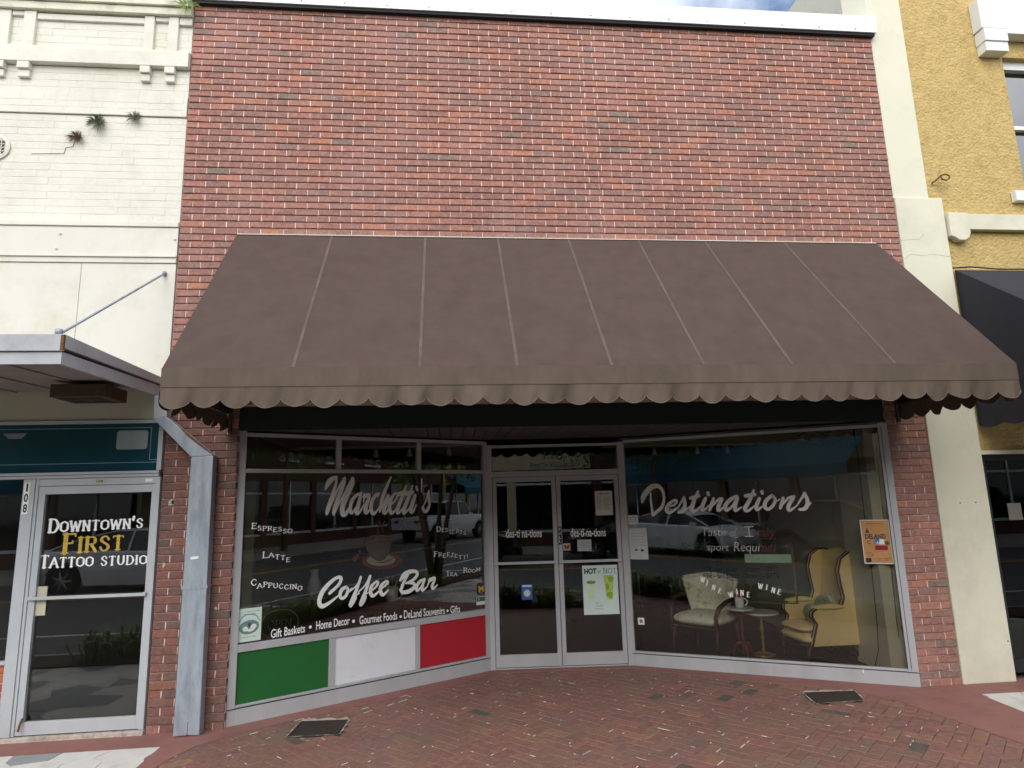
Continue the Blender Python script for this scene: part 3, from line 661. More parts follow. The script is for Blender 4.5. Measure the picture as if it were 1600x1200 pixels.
# chips of pale mortar and paint on the left pier
g = MB()
for (x, z, s) in ((.085, 1.80, .03), (.10, 1.80, .018), (.06, 1.29, .02), (.49, .93, .014), (.33, 3.3, .02)):
    P = [(x + s * math.cos(a) * random.Random(int(a * 99 + x * 999)).uniform(.5, 1), z + 1.3 * s * math.sin(a) * random.Random(int(a * 55 + z * 99)).uniform(.5, 1)) for a in [i * .628 for i in range(10)]]
    g.prism(P, 1, -.0032, .004)
part('paint_patch', g, m_cement, shop)

# coping in three lengths, black drip edge, fixing screws
for x0, x1 in ((-.03, 2.2), (2.203, 4.62), (4.623, WX + .03)):
    g = MB(); g.prism([(-.06, 6.555), (-.06, 6.75), (.36, 6.78), (.36, 6.60), (-.03, 6.60), (-.03, 6.555)], 0, x0, x1)
    part('coping', g, m_coping, shop)
g = MB(); g.box(0, -.045, 6.525, WX + .01, .2, 6.554); part('drip_edge', g, m_coping_dark, shop)
g = MB()
for i in range(17): g.tube([(.2 + i * .41, -.061, 6.585), (.2 + i * .41, -.066, 6.585)], .006, 6)
part('fixing_screws', g, m_alu_dark, shop, kind='stuff')

# black fascia and dark planked soffit of the recess
g = MB(); g.box(.6, .012, 2.395, 6.565, .05, 2.598); part('fascia', g, m_black, shop)
def soff_x(y):   # inside limits of the recess at depth y
    return
def recess_y(x):
    if x < 2.83: return .045 + (x - .6) * (1.37 - .045) / 2.23
    if x < 4.31: return 1.37 + (x - 2.83) * (-.105 / 1.48)
    return 1.265 - (x - 4.31) * 1.275 / 2.25
n = 52; w = (6.565 - .6) / n
for i in range(n):
    x0 = .6 + i * w; x1 = x0 + w - .006
    ya, yb = recess_y(x0) + .03, recess_y(x1) + .03
    if max(ya, yb) < .09: continue
    g = MB(); g.prism([(x0, .052), (x1, .052), (x1, max(yb, .06)), (x0, max(ya, .06))], 2, 2.402, 2.42)
    part('soffit_plank', g, m_soffit, shop)
g = MB(); g.box(.6, .055, 2.424, 6.565, 1.5, 2.44); part('soffit_backing', g, m_black, shop)

# ---------------------------------------------------------------- display window, left
def bx(T, *L):
    g = MB()
    for b in L: g.box(*b, T=T)
    return g
W1 = part('display_window', bx(TL,
    (0, .0, .0, .062, .06, 2.40), (2.545, .0, .0, 2.592, .06, 2.375), (.062, .004, 2.352, 2.545, .056, 2.385),
    (.062, .004, 2.035, 2.545, .056, 2.070), (.062, -.004, .0, 2.545, .05, .128), (.062, .004, .132, 2.545, .056, .152),
    (.062, .004, .560, 2.545, .056, .620), (.878, .006, 2.072, .926, .054, 2.350), (1.734, .006, 2.072, 1.780, .054, 2.350),
    (.848, .006, .154, .900, .054, .558), (1.716, .006, .154, 1.764, .054, .558)), m_alu, shop, bevel=.002)
W1['label'] = 'left display window with green, white and red panels below'
for a, b_, m, nm in ((.064, .846, m_green, 'green painted panel'), (.902, 1.714, m_white_panel, 'white painted panel'), (1.766, 2.543, m_red, 'red painted panel')):
    o = part('panel', bx(TL, (a, .020, .154, b_, .034, .558)), m, W1); o['label'] = nm
for a, b_, z0, z1 in ((.064, .876, 2.072, 2.350), (.928, 1.732, 2.072, 2.350), (1.782, 2.543, 2.072, 2.350), (.064, 2.543, .622, 2.033)):
    part('pane', bx(TL, (a, GD, z0, b_, GD + .006, z1)), m_glass, W1)
g = MB(); r9 = random.Random(4)
for _ in range(26):
    u = r9.uniform(.1, 2.5); z = r9.choice((r9.uniform(.156, .2), r9.uniform(.16, .54))); w = r9.uniform(.002, .012)
    if any(a - .01 < u < a + .07 for a in (.84, 1.71)): continue
    g.add([TL(u, .0197, z), TL(u + w, .0197, z + r9.uniform(-.003, .003)), TL(u + w * .8, .0197, z + .004), TL(u - w * .1, .0197, z + .003)], [(0, 1, 2, 3)])
part('scuff_marks', g, mat('scuff', srgb(96, 98, 96), .8), W1, kind='stuff', fix=False)
# thin bead lines on the kick plate
part('bead', bx(TL, (.0, -.006, .126, 2.59, .0, .131)), m_alu_dark, W1)

# ---------------------------------------------------------------- display window, right
W2 = part('display_window', bx(TR,
    (0, 0, .0, .028, .06, 2.345), (2.512, 0, .0, 2.592, .06, 2.375), (.028, .004, 2.335, 2.512, .056, 2.365),
    (.028, -.004, .0, 2.512, .05, .122), (.028, .004, .126, 2.512, .056, .146)), m_alu, shop, bevel=.002)
W2['label'] = 'right display window with one large pane'
part('pane', bx(TR, (.030, GD, .148, 2.510, GD + .006, 2.333)), m_glass, W2)
part('bead', bx(TR, (.0, -.006, .121, 2.59, .0, .126), (2.535, -.003, .146, 2.539, 0, 2.34)), m_alu_dark, W2)

# ---------------------------------------------------------------- entrance
E = part('entrance_frame', bx(TD,
    (-.012, -.004, 0, .046, .07, 2.345), (1.438, -.004, 0, 1.495, .07, 2.345), (.046, 0, 2.312, 1.438, .066, 2.34),
    (.046, 0, 1.992, 1.438, .066, 2.052), (.046, .01, 0, 1.438, .09, .014)), m_alu, shop, bevel=.002)
part('pane', bx(TD, (.048, GD, 2.054, 1.436, GD + .006, 2.310)), m_glass, E)
doors = []
for a, b_ in ((.050, .742), (.748, 1.434)):
    st = .045
    d = part('door', bx(TD, (a, .008, .022, a + st, .052, 1.988), (b_ - st, .008, .022, b_, .052, 1.988),
                        (a + st, .008, 1.935, b_ - st, .052, 1.988), (a + st, .008, .022, b_ - st, .052, .145)), m_alu, shop, bevel=.002)
    part('pane', bx(TD, (a + st + .001, GD, .147, b_ - st - .001, GD + .006, 1.933)), m_glass, d)
    part('push_bar', bx(TD, (a + .008, -.022, 1.062, b_ - .008, -.002, 1.090), (a + .008, -.002, 1.058, a + .04, .008, 1.094), (b_ - .04, -.002, 1.058, b_ - .008, .008, 1.094)), m_alu_pale, d, bevel=.002)
    doors.append(d)
doors[0]['label'] = 'left glass door'; doors[1]['label'] = 'right glass door with posters'
part('lock', (lambda g: (g.tube([TD(.765, .008, 1.22), TD(.765, -.006, 1.22)], .012, 10), g)[1])(MB()), m_alu_pale, doors[1])

# ---------------------------------------------------------------- lettering
def ribbon(g, T, pts, d, cr=True, steps=7, n_cap=5):
    """a stroke of varying width lying in a pane plane; pts = (u, z, half width)"""
    P = [Vector(p) for p in pts]
    if cr and len(P) > 2:
        Q = []
        for i in range(len(P) - 1):
            p0 = P[i - 1] if i else P[0] * 2 - P[1]; p1, p2 = P[i], P[i + 1]; p3 = P[i + 2] if i + 2 < len(P) else P[-1] * 2 - P[-2]
            for s in range(steps):
                t = s / steps
                Q.append(.5 * ((2 * p1) + (p2 - p0) * t + (2 * p0 - 5 * p1 + 4 * p2 - p3) * t * t + (3 * p1 - p0 - 3 * p2 + p3) * t ** 3))
        Q.append(P[-1]); P = Q
    V = []; N = len(P)
    nr = []
    for i in range(N):
        a, b_ = P[max(i - 1, 0)], P[min(i + 1, N - 1)]
        dx, dz = b_.x - a.x, b_.y - a.y; L = math.hypot(dx, dz) or 1
        nr.append((-dz / L, dx / L))
    for p, (nx, nz) in zip(P, nr):
        w = max(p.z, .0008)
        V += [(p.x + nx * w, p.y + nz * w), (p.x - nx * w, p.y - nz * w)]
    g.add([T(u, d, z) for u, z in V], [(2 * i, 2 * i + 1, 2 * i + 3, 2 * i + 2) for i in range(N - 1)])
    for p, (nx, nz), sg in ((P[0], nr[0], -1), (P[-1], nr[-1], 1)):
        w = max(p.z, .0008); tx, tz = nz * sg, -nx * sg
        C = [(p.x + w * (nx * math.cos(a) + tx * math.sin(a)), p.y + w * (nz * math.cos(a) + tz * math.sin(a))) for a in [math.pi * k / n_cap for k in range(n_cap + 1)]]
        g.add([T(u, d, z) for u, z in C], [tuple(range(len(C)))])

def script(name, S, T, m, parent):
    g = MB()
    for i, s in enumerate(S): ribbon(g, T, s, GD - .0012 - i * .00009)
    return part(name, g, m, parent, fix=False)
script('lettering', SCRIPT_MARCHETTI, TL, m_letter_grey, W1)
script('lettering', SCRIPT_COFFEE[:8], TL, m_letter, W1); script('lettering', SCRIPT_COFFEE[8:], TL, m_letter, W1)
script('lettering', SCRIPT_DEST, TR, m_letter_grey, W2)

_fc = {}
def font_mesh(s, bold=0.0):
    key = (s, bold)
    if key in _fc: return _fc[key]
    cu = bpy.data.curves.new('t', 'FONT'); cu.body = s; cu.offset = bold; cu.resolution_u = 3
    o = bpy.data.objects.new('t', cu); COL.objects.link(o)
    dg = bpy.context.evaluated_depsgraph_get(); me = bpy.data.meshes.new_from_object(o.evaluated_get(dg))
    V = [tuple(v.co[:2]) for v in me.vertices]; F = [tuple(p.vertices) for p in me.polygons]
    bpy.data.objects.remove(o); bpy.data.curves.remove(cu); bpy.data.meshes.remove(me)
    _fc[key] = (V, F); return V, F
CAPH = max(v[1] for v in font_mesh('H')[0])
def text(g, T, s, u0, z0, u1, z1, h0, h1, d=GD - .0015, bold=0.0, slant=0.0):
    V, F = font_mesh(s, bold)
    xa, xb = min(v[0] for v in V), max(v[0] for v in V)
    P = []
    for x, y in V:
        t = (x - xa) / (xb - xa); yy = y / CAPH
        P.append(T(u0 + (u1 - u0) * t + slant * yy, d, z0 + (z1 - z0) * t + (h0 + (h1 - h0) * t) * yy))
    g.add(P, F)

# serifed capitals drawn as pen strokes: (width, strokes); '~' marks a curved stroke
GLY = {
 'A': (.86, ['0,0 .43,1', '.43,1 .86,0', '.16,.36 .70,.36']), 'B': (.72, ['.12,0 .12,1', '~.12,1 .5,.98 .62,.78 .5,.56 .12,.54', '~.12,.54 .55,.52 .7,.27 .55,.02 .12,0']),
 'C': (.8, ['~.74,.76 .6,.97 .36,1 .06,.5 .36,0 .6,.03 .76,.24']), 'D': (.84, ['.12,0 .12,1', '~.12,1 .55,.97 .8,.5 .55,.03 .12,0']),
 'E': (.7, ['.12,0 .12,1', '.12,1 .64,1', '.12,.52 .5,.52', '.12,0 .66,0']), 'F': (.66, ['.12,0 .12,1', '.12,1 .64,1', '.12,.52 .5,.52']),
 'G': (.82, ['~.74,.76 .6,.97 .36,1 .06,.5 .36,0 .62,.05 .74,.35', '.74,.35 .48,.4']), 'I': (.3, ['.15,0 .15,1']), 'K': (.8, ['.12,0 .12,1', '.12,.45 .7,1', '.3,.6 .74,0']),
 'L': (.66, ['.12,0 .12,1', '.12,0 .64,0']), 'M': (1.0, ['.1,0 .14,1', '.14,1 .5,.2', '.5,.2 .86,1', '.86,1 .9,0']), 'N': (.84, ['.12,0 .12,1', '.12,1 .72,0', '.72,0 .72,1']),
 'O': (.84, ['~.42,1 .08,.8 .06,.5 .08,.2 .42,0', '~.42,1 .76,.8 .78,.5 .76,.2 .42,0']), 'P': (.7, ['.12,0 .12,1', '~.12,1 .55,.98 .68,.74 .55,.5 .12,.46']),
 'R': (.78, ['.12,0 .12,1', '~.12,1 .55,.98 .66,.76 .55,.54 .12,.5', '.4,.5 .74,0']), 'S': (.68, ['~.6,.8 .45,1 .2,.97 .1,.76 .3,.56 .52,.42 .6,.22 .45,.02 .2,.02 .07,.22']),
 'T': (.76, ['.38,0 .38,1', '.04,1 .72,1']), 'U': (.84, ['~.12,1 .12,.3 .42,0 .72,.3 .72,1']), 'W': (1.15, ['.05,1 .3,0', '.3,0 .57,.9', '.57,.9 .84,0', '.84,0 1.1,1']),
 'Z': (.72, ['.1,1 .64,1', '.64,1 .08,0', '.08,0 .66,0']), "'": (.2, ['.1,1 .06,.72']), ' ': (.4, []), '-': (.4, ['.05,.45 .35,.45'])}
def serif_word(g, T, s, u0, z0, u1, z1, h0, h1, thick=.10, thin=.045, serif=.14, dzs=None, d=GD - .0015, wob=0.0, small=.8, spike=False, seed=1):
    rr = random.Random(seed)
    sc = [1.0 if (c.isupper() or c in " '") else small for c in s]
    gap = .16
    tot = sum(GLY[c.upper()][0] * k for c, k in zip(s, sc)) + gap * (len(s) - 1)
    x = 0.0; kk = 0
    for ci, (c, k) in enumerate(zip(s, sc)):
        W, ST = GLY[c.upper()]
        t = (x + W * k / 2) / tot
        ub = u0 + (u1 - u0) * x / tot; us = (u1 - u0) / tot * k
        zb = z0 + (z1 - z0) * t + (rr.uniform(-wob, wob)) + (dzs[ci] if dzs else 0); h = (h0 + (h1 - h0) * t) * k
        if c == "'": zb += 0
        rot = rr.uniform(-wob, wob) * 6 if wob else 0
        def mp(px, py):
            return (ub + us * (px + rot * py * .6), zb + h * (py - rot * (px - W / 2)))
        for st in ST:
            cur = st[0] == '~'; pts = [tuple(map(float, p.split(','))) for p in st.lstrip('~').split()]
            A = [mp(*p) for p in pts]
            out = []
            for i, p in enumerate(A):
                a, b_ = A[max(i - 1, 0)], A[min(i + 1, len(A) - 1)]
                L = math.hypot(b_[0] - a[0], b_[1] - a[1]) or 1; v = abs(b_[1] - a[1]) / L
                if c.upper() == 'U' : v = 1 if i in (0, 1, 3, 4) else .3
                out.append((p[0], p[1], h * (thin + (thick - thin) * v ** 2)))
            ribbon(g, T, out, d - kk * .00006, cr=cur, n_cap=3); kk += 1
            if not cur:
                for e, o_ in ((0, 1), (-1, 0)):
                    px, py = pts[e]; qx, qy = pts[1 if e == 0 else -2]
                    if abs(qy - py) > .5 and py in (0, 1) and not (c.upper() == 'A' and py == 1) and not (c.upper() == 'M' and py == 1 and abs(px - .5) < .2):
                        a_, b2 = mp(px - serif, py), mp(px + serif, py)
                        ribbon(g, T, [(a_[0], a_[1], h * thin), (b2[0], b2[1], h * thin)], d - kk * .00006, cr=False, n_cap=2); kk += 1
                    elif abs(qy - py) < .05 and px > .4 or (abs(qy - py) < .05 and c.upper() == 'T'):
                        dy = -.13 if py == 1 else .13
                        a_, b2 = mp(px, py), mp(px, py + dy)
                        ribbon(g, T, [(a_[0], a_[1], h * thin), (b2[0], b2[1], h * thin * .8)], d - kk * .00006, cr=False, n_cap=2); kk += 1
                if spike and abs(pts[0][1] - pts[-1][1]) > .9:
                    mx, my = (pts[0][0] + pts[-1][0]) / 2, .5
                    a_, b2 = mp(mx - .13, my), mp(mx + .13, my)
                    ribbon(g, T, [(a_[0], a_[1], h * thin * .5), (b2[0], b2[1], h * thin * .5)], d - kk * .00006, cr=False, n_cap=2); kk += 1
        x += W * k + gap

m_hand = mat('faded_white_paint', srgb(186, 188, 184), .7, var=.3, vscale=30)
VM = {'hand': m_hand, 'white': m_letter, 'teal': m_teal_v, 'red': m_red_v, 'green': m_green_v, 'black': m_blk, 'gold': m_gold}
# ================================================================ WHITE PAINTED BUILDING (left)
wb = thing('white_building', 'white painted brick building with the tattoo studio door, left of the red brick shop', 'building', (-1.5, 0, 0))
q = MB()
q.box(-3.2, .03, 2.48, -.004, .32, 6.9); q.box(-3.2, .33, 0, -3.0, 8, 6.9); q.box(-3.0, 7.8, 0, -.004, 8, 6.9); q.box(-.2, .33, 0, -.004, 7.8, 6.9)
part('wall', q, m_cream, wb)
# painted brick courses between z 4.29 and 6.37
def painted(name, x0, x1, z0, z1, y, seed, m=m_cream):
    g = MB(); r = random.Random(seed); z = z0; k = 0
    H = (z1 - z0) / max(1, round((z1 - z0) / .068))
    while z < z1 - .01:
        x = x0; first = True
        while x < x1 - .005:
            L = (.102 if (first and k % 2) else .204); first = False
            b = min(x + L, x1); dy = r.uniform(-.0012, .0008); jz = r.uniform(-.0006, .0006)
            V = [(x, y + .02, z), (b, y + .02, z), (b, y + .02, z + H), (x, y + .02, z + H),
                 (x + .0004, y + .0014 + dy, z + .0006), (b - .0004, y + .0014 + dy, z + .0006), (b - .0004, y + .0014 + dy, z + H - .0006), (x + .0004, y + .0014 + dy, z + H - .0006),
                 (x + .004, y + dy, z + .005 + jz), (b - .004, y + dy, z + .005), (b - .004, y + dy, z + H - .004), (x + .004, y + dy, z + H - .004 + jz)]
            g.add(V, [(8, 9, 10, 11)] + [(i, (i + 1) % 4, 4 + (i + 1) % 4, 4 + i) for i in range(4)] + [(4 + i, 4 + (i + 1) % 4, 8 + (i + 1) % 4, 8 + i) for i in range(4)])
            x = b
        z += H; k += 1
    return part(name, g, m, wb, kind='stuff')
painted('painted_brickwork', -3.1, -.006, 4.30, 5.338, .016, 1)
painted('painted_brickwork', -3.1, -.006, 5.345, 5.538, .000, 2)
painted('painted_brickwork', -3.1, -.006, 5.545, 5.83, .014, 3)
painted('painted_brickwork', -3.1, -.006, 6.0, 6.37, .014, 4)
def wbx(name, *L, m=m_cream, bevel=.004):
    g = MB()
    for b in L: g.box(*b)
    return part(name, g, m, wb, bevel=bevel)
wbx('belt_course', (-3.1, -.045, 5.835, -.006, .03, 5.985))
wbx('belt_course', (-3.1, -.030, 5.988, -.006, .03, 6.01))
for x0, x1 in ((-.435, -.345), (-.215, -.125), (-1.505, -1.40), (-1.72, -1.62), (-2.6, -2.5), (-2.82, -2.72)):
    wbx('pilaster_strip', (x0, -.022, 6.012, x1, .03, 6.375))
    wbx('bracket', (x0, -.044, 5.765, x1, .03, 5.832), (x0 + .004, -.02, 5.69, x1 - .004, .03, 5.762))
wbx('panel_frame', (-1.395, -.010, 6.30, -.44, .03, 6.36))
wbx('recess_head', (-.34, -.012, 6.33, -.22, .03, 6.375)); wbx('recess_head', (-1.615, -.012, 6.33, -1.51, .03, 6.375))
wbx('recess_head', (-.12, -.016, 6.30, -.006, .03, 6.375))
wbx('cornice', (-3.1, -.05, 6.38, -.006, .03, 6.455), (-3.1, -.075, 6.46, -.006, .03, 6.62), (-3.1, -.10, 6.625, -.006, .03, 6.9), m=m_cream_top)
wbx('ledge', (-3.1, -.018, 4.245, -.006, .03, 4.292), m=m_cream)
wbx('fascia_board', (-3.1, -.004, 3.975, -.006, .03, 4.24), m=m_cream_metal, bevel=.002)
wbx('ledge', (-3.1, -.026, 3.955, -.006, .03, 3.972), (-3.1, -.012, 3.905, -.006, .03, 3.953), m=m_cream_metal, bevel=.002)
for x0, x1 in ((-3.1, -2.2), (-2.196, -.803), (-.799, -.008)):
    wbx('metal_panel', (x0, .0, 2.80, x1, .03, 3.90), m=m_cream_metal, bevel=.001)
for x, z in ((-1.0, 4.17), (-1.02, 4.03), (-.03, 4.13)):
    g = MB(); g.lathe([(.012, 0), (.012, .008), (.004, .014)], (0, 0, 0), 8)
    g.v = [(x + v[0], -.004 - v[2], z + v[1]) for v in g.v]; part('bolt', g, m_cream, wb)
# crack lines running in steps under the plants
g = MB(); path = [(-1.33, 4.94), (-1.05, 4.95), (-1.04, 5.01), (-.98, 5.02), (-.97, 5.08), (-.93, 5.085), (-.925, 5.12)]
for a, b_ in zip(path[:-1], path[1:]): g.tube([(a[0], .0145, a[1]), (b_[0], .0145, b_[1])], .0022, 4)
part('crack', g, m_rust, wb)
# round grille with crosses at the picture's edge
q = MB(); q.lathe([(.115, 0), (.125, .012), (.10, .02), (.09, .012)], (0, 0, 0), 28)
q.v = [(-1.63 + x, .014 - z, 4.99 + y) for x, y, z in q.v]
part('round_vent', q, m_cream, wb)
q = MB()
for i in (-1, 0, 1, 2):
    for j in (-1.5, -.5, .5, 1.5):
        cx, cz = -1.63 + i * .034, 4.99 + j * .034
        for s_ in (1, -1): q.tube([(cx - .011, -.001, cz - .011 * s_), (cx + .011, -.001, cz + .011 * s_)], .004, 4)
part('vent_crosses', q, m_blk, wb)

# shop front of the tattoo studio
wbx('sign_board', (-3.1, .006, 2.505, -.062, .03, 2.80), m=m_cream_in, bevel=.002)
g = bx(TT, (-1.6, -.008, 2.472, 1.235, .03, 2.500), (-1.6, -.004, 2.045, 1.27, .05, 2.068), (-1.6, .0, 2.018, 1.27, .05, 2.041), (1.248, -.006, 2.07, 1.285, .05, 2.470))
SF = part('storefront_frame', g, m_alu_pale, wb, bevel=.002)
TRN = part('transom', bx(TT, (-1.6, .02, 2.07, 1.246, .026, 2.47)), m_tealglass, wb)
g = bx(TT, (-1.5, .0185, 2.432, 1.18, .0195, 2.437), (1.175, .0185, 2.16, 1.18, .0195, 2.432), (1.18, .0185, 2.158, 1.246, .0195, 2.163), (-1.5, .0185, 2.137, 1.246, .0195, 2.142))
part('pinstripe', g, mat('pinstripe_paint', srgb(120, 160, 170), .6), TRN)
g = MB(); g.prism([(.905, 2.262), (.92, 2.25), (1.14, 2.25), (1.155, 2.265), (1.155, 2.395), (1.14, 2.41), (.92, 2.41), (.905, 2.395)], 1, .012, .018, T=lambda x, y, z: TT(x, y, z))
o = part('plate', g, mat('frosted_plate', srgb(148, 162, 160), .5, var=.1), TRN); o['label'] = 'pale rectangular plate'
g = MB(); g.prism([(.0, 2.40), (.19, 2.40), (.15, 2.355), (.05, 2.355)], 1, .012, .018, T=lambda x, y, z: TT(x, y, z))
part('lamp_reflection_plate', g, mat('lamp_plate', srgb(130, 140, 140), .5), TRN).name = 'lamp_shade'
# jambs, door
wbx('door_jamb', (-1.082, -.012, 0.04, -.992, .06, 2.016), (-.990, -.004, .04, -.967, .06, 2.016), m=m_alu_pale, bevel=.002)
wbx('door_jamb', (-.966, -.004, 1.958, -.05, .06, 2.014), (-.048, -.008, .04, -.012, .06, 2.014), m=m_alu_pale, bevel=.002)
wbx('threshold', (-3.1, -.03, 0, -.004, .3, .036), m=m_cement, bevel=.004)
TDOOR = part('door', bx(TT, (.336, .002, .045, .386, .05, 1.954), (1.222, .002, .045, 1.249, .05, 1.954), (.386, .002, 1.890, 1.222, .05, 1.954), (.386, .002, .045, 1.222, .05, .140)), m_alu_pale, wb, bevel=.002)
TDOOR['label'] = 'glass door lettered for the tattoo studio'
part('pane', bx(TT, (.387, GD, .142, 1.221, GD + .006, 1.888)), m_glass, TDOOR)
part('push_bar', bx(TT, (.345, -.026, 1.055, 1.24, -.008, 1.080), (.345, -.008, 1.052, .37, .002, 1.083), (1.212, -.008, 1.052, 1.24, .002, 1.083)), m_alu_pale, TDOOR, bevel=.002)
part('door_closer_plate', bx(TT, (.388, .022, .93, .462, .029, 1.155)), m_cream_in, TDOOR).name = 'lock_box'
part('door_stop', (lambda g: (g.tube([TT(.385, -.002, .17), TT(.385, -.03, .13), TT(.38, -.034, .085)], .009, 6), g)[1])(MB()), m_rust, TDOOR)
# side window left of the door, brick stall riser below it
part('pane', bx(TT, (-1.8, GD, .60, .217, GD + .006, 2.016)), m_glass, SF)
wbx('window_sill', (-3.1, -.01, .572, -1.084, .06, .598), m=m_alu_pale, bevel=.002)
wbx('stall_riser', (-3.1, .022, .036, -1.084, .06, .570), m=m_mortar, bevel=0)
r = random.Random(31)
pm = piece_mat('orange_brick', [(0, srgb(168, 92, 62)), (.5, srgb(186, 110, 76)), (1, srgb(150, 84, 64))], 'object')
for k in range(8):
    for i in range(5):
        x1 = -1.086 - i * .206 - (.1 if k % 2 else 0); x0 = x1 - .196
        if i == 0 and k % 2:
            V, F = brick_geo(.094, .055, r.randrange(999)); g = MB(); g.add(V, F); o = part('brick', g, pm, wb); o.location = (-1.182, .012, .04 + k * .066)
        V, F = brick_geo(.196, .055, r.randrange(999)); g = MB(); g.add(V, F); o = part('brick', g, pm, wb); o.location = (x0, .012, .04 + k * .066)
# dim room behind
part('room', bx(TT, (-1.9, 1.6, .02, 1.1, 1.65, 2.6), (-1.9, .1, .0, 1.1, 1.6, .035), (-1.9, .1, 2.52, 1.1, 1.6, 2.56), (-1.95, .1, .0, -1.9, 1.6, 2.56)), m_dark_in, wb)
# number plates
def numbers(T, parent):
    g = MB(); g.box(.228, -.0135, 1.735, .272, -.0122, 1.99, T=T); part('number_plate', g, m_letter, parent)
    g = MB()
    for k, c in enumerate('108'): text(g, T, c, .234 + (.010 if c == '1' else 0), 1.918 - k * .084, .266 - (.008 if c == '1' else 0), 1.918 - k * .084, .062, .062, d=-.0145, bold=.025)
    part('number', g, m_blk, parent)
numbers(TT, wb)
g = MB(); g.box(.772, -.0065, 1.972, .842, -.0045, 2.002, T=TT); pl_ = part('number_plate', g, m_cream_in, wb)
g = MB(); text(g, TT, '108', .782, 1.978, .832, 1.978, .018, .018, d=-.0075); part('number', g, m_blk, wb)
g = MB(); g.box(1.17, -.0065, 1.975, 1.225, -.0045, 2.0, T=TT); part('label_plate', g, m_letter, wb)

# ---------------------------------------------------------------- words on the panes
for k, (pl, u0, z0, u1, z1, h0, h1, s, kind, col) in enumerate(TEXTS):
    T = TF[pl]; g = MB(); par = {'L': W1, 'D': E if z0 > 2 else (doors[0] if u1 < .74 else doors[1]), 'R': W2, 'T': TDOOR}[pl]
    if kind == 'serif': serif_word(g, T, s, u0, z0 + .006, u1, z1 + .006, h0, h1, thick=.10, thin=.05, wob=.010, seed=k)
    elif kind == 'serifw': serif_word(g, T, s, u0, z0, u1, z1, h0, h1, thick=.06, thin=.05, serif=.5)
    elif kind == 'west': serif_word(g, T, s, u0, z0, u1, z1, h0, h1, thick=.115, thin=.045, serif=.17, spike=True, small=.8)
    elif kind == 'dot':
        r_ = h0 * .5; c = ((u0 + u1) / 2, z0 + h0 * .5)
        g.add([T(c[0] + r_ * math.cos(a), GD - .0015, c[1] + r_ * math.sin(a)) for a in [i * math.pi / 8 for i in range(16)]], [tuple(range(16))])
    elif kind == 'blk':
        words = s.split(' '); tot = sum(len(w) * (1 if w.isupper() or w == '-' else .8) + .6 for w in words); x = u0
        for w in words:
            L = (len(w) * (1 if w.isupper() or w == '-' else .8)) / tot * (u1 - u0); f = (x - u0) / (u1 - u0); z = z0 + (z1 - z0) * f
            if w == '-': text(g, T, w, x, z, x + L * .8, z, h0, h0)
            elif w.isupper(): text(g, T, w, x, z, x + L, z, h0, h0, bold=.02)
            else:
                text(g, T, w[0], x, z, x + L / len(w) * 1.15, z, h0, h0, bold=.02); text(g, T, w[1:].upper(), x + L / len(w) * 1.3, z, x + L, z, h0 * .7, h0 * .7, bold=.015)
            x += L + .6 / tot * (u1 - u0)
    else: text(g, T, s, u0, z0, u1, z1, h0, h1, bold={'sans': .012, 'sansw': .0, 'hand': -.012}[kind], slant=.0 if kind != 'hand' else .012)
    part('lettering', g, VM['hand' if kind in ('hand', 'serifw') and col == 'white' else col], par, fix=False)
g = MB()
for W in WINES:
    for c, (u, z) in zip('WINE', W):
        w = GLY[c][0] * .036
        ang = {'W': -.15, 'I': -.25, 'N': -.3, 'E': -.35}[c] if W is not WINES[1] else {'W': .3, 'I': .1, 'N': -.1, 'E': -.1}[c]
        T2 = (lambda U, D_, Z, u=u, z=z, a=ang: TR(u + (U - u) * math.cos(a) - (Z - z) * math.sin(a), D_, z + (U - u) * math.sin(a) + (Z - z) * math.cos(a)))
        serif_word(g, T2, c, u, z, u + w, z, .046, .046, thick=.1, thin=.055)
part('lettering', g, m_letter, W2, fix=False)

# coffee cup picture on the left pane
def blob(g, T, cu, cz, ru, rz, d, a0=0, a1=2 * math.pi, n=28, rot=0.0):
    P = []
    for i in range(n + 1):
        a = a0 + (a1 - a0) * i / n; x, y = ru * math.cos(a), rz * math.sin(a)
        P.append(T(cu + x * math.cos(rot) - y * math.sin(rot), d, cz + x * math.sin(rot) + y * math.cos(rot)))
    g.add(P, [tuple(range(len(P)))])
g = MB(); blob(g, TL, 1.37, 1.195, .215, .078, GD - .0012, rot=-.06); part('cup_picture', g, m_brown_v, W1, fix=False)
g = MB(); blob(g, TL, 1.355, 1.205, .150, .052, GD - .0016, rot=-.06); part('cup_picture', g, m_grey_v, W1, fix=False)
g = MB()
P = [(1.18, 1.41), (1.20, 1.33), (1.25, 1.25), (1.31, 1.208), (1.36, 1.205), (1.41, 1.24), (1.445, 1.31), (1.455, 1.40)]
g.add([TL(u, GD - .0020, z) for u, z in P], [tuple(range(len(P)))]); part('cup_picture', g, mat('cup_grey', srgb(72, 70, 66), .6, var=.3, vscale=9), W1, fix=False)
g = MB()
ribbon(g, TL, [(u, z, .005) for u, z in P], GD - .0023)
ribbon(g, TL, [(1.18, 1.41, .004), (1.25, 1.435, .006), (1.34, 1.44, .006), (1.43, 1.425, .005), (1.455, 1.40, .004), (1.40, 1.385, .006), (1.30, 1.378, .006), (1.18, 1.41, .004)], GD - .0024)
ribbon(g, TL, [(1.30, 1.19, .003), (1.36, 1.183, .006), (1.45, 1.20, .005), (1.50, 1.235, .003)], GD - .0025)
for s_ in ([(1.33, 1.46), (1.31, 1.50), (1.34, 1.54), (1.32, 1.58)], [(1.37, 1.47), (1.36, 1.52), (1.385, 1.57)]): ribbon(g, TL, [(u, z, .005) for u, z in s_], GD - .0026)
part('cup_picture', g, m_brown_v, W1, fix=False)
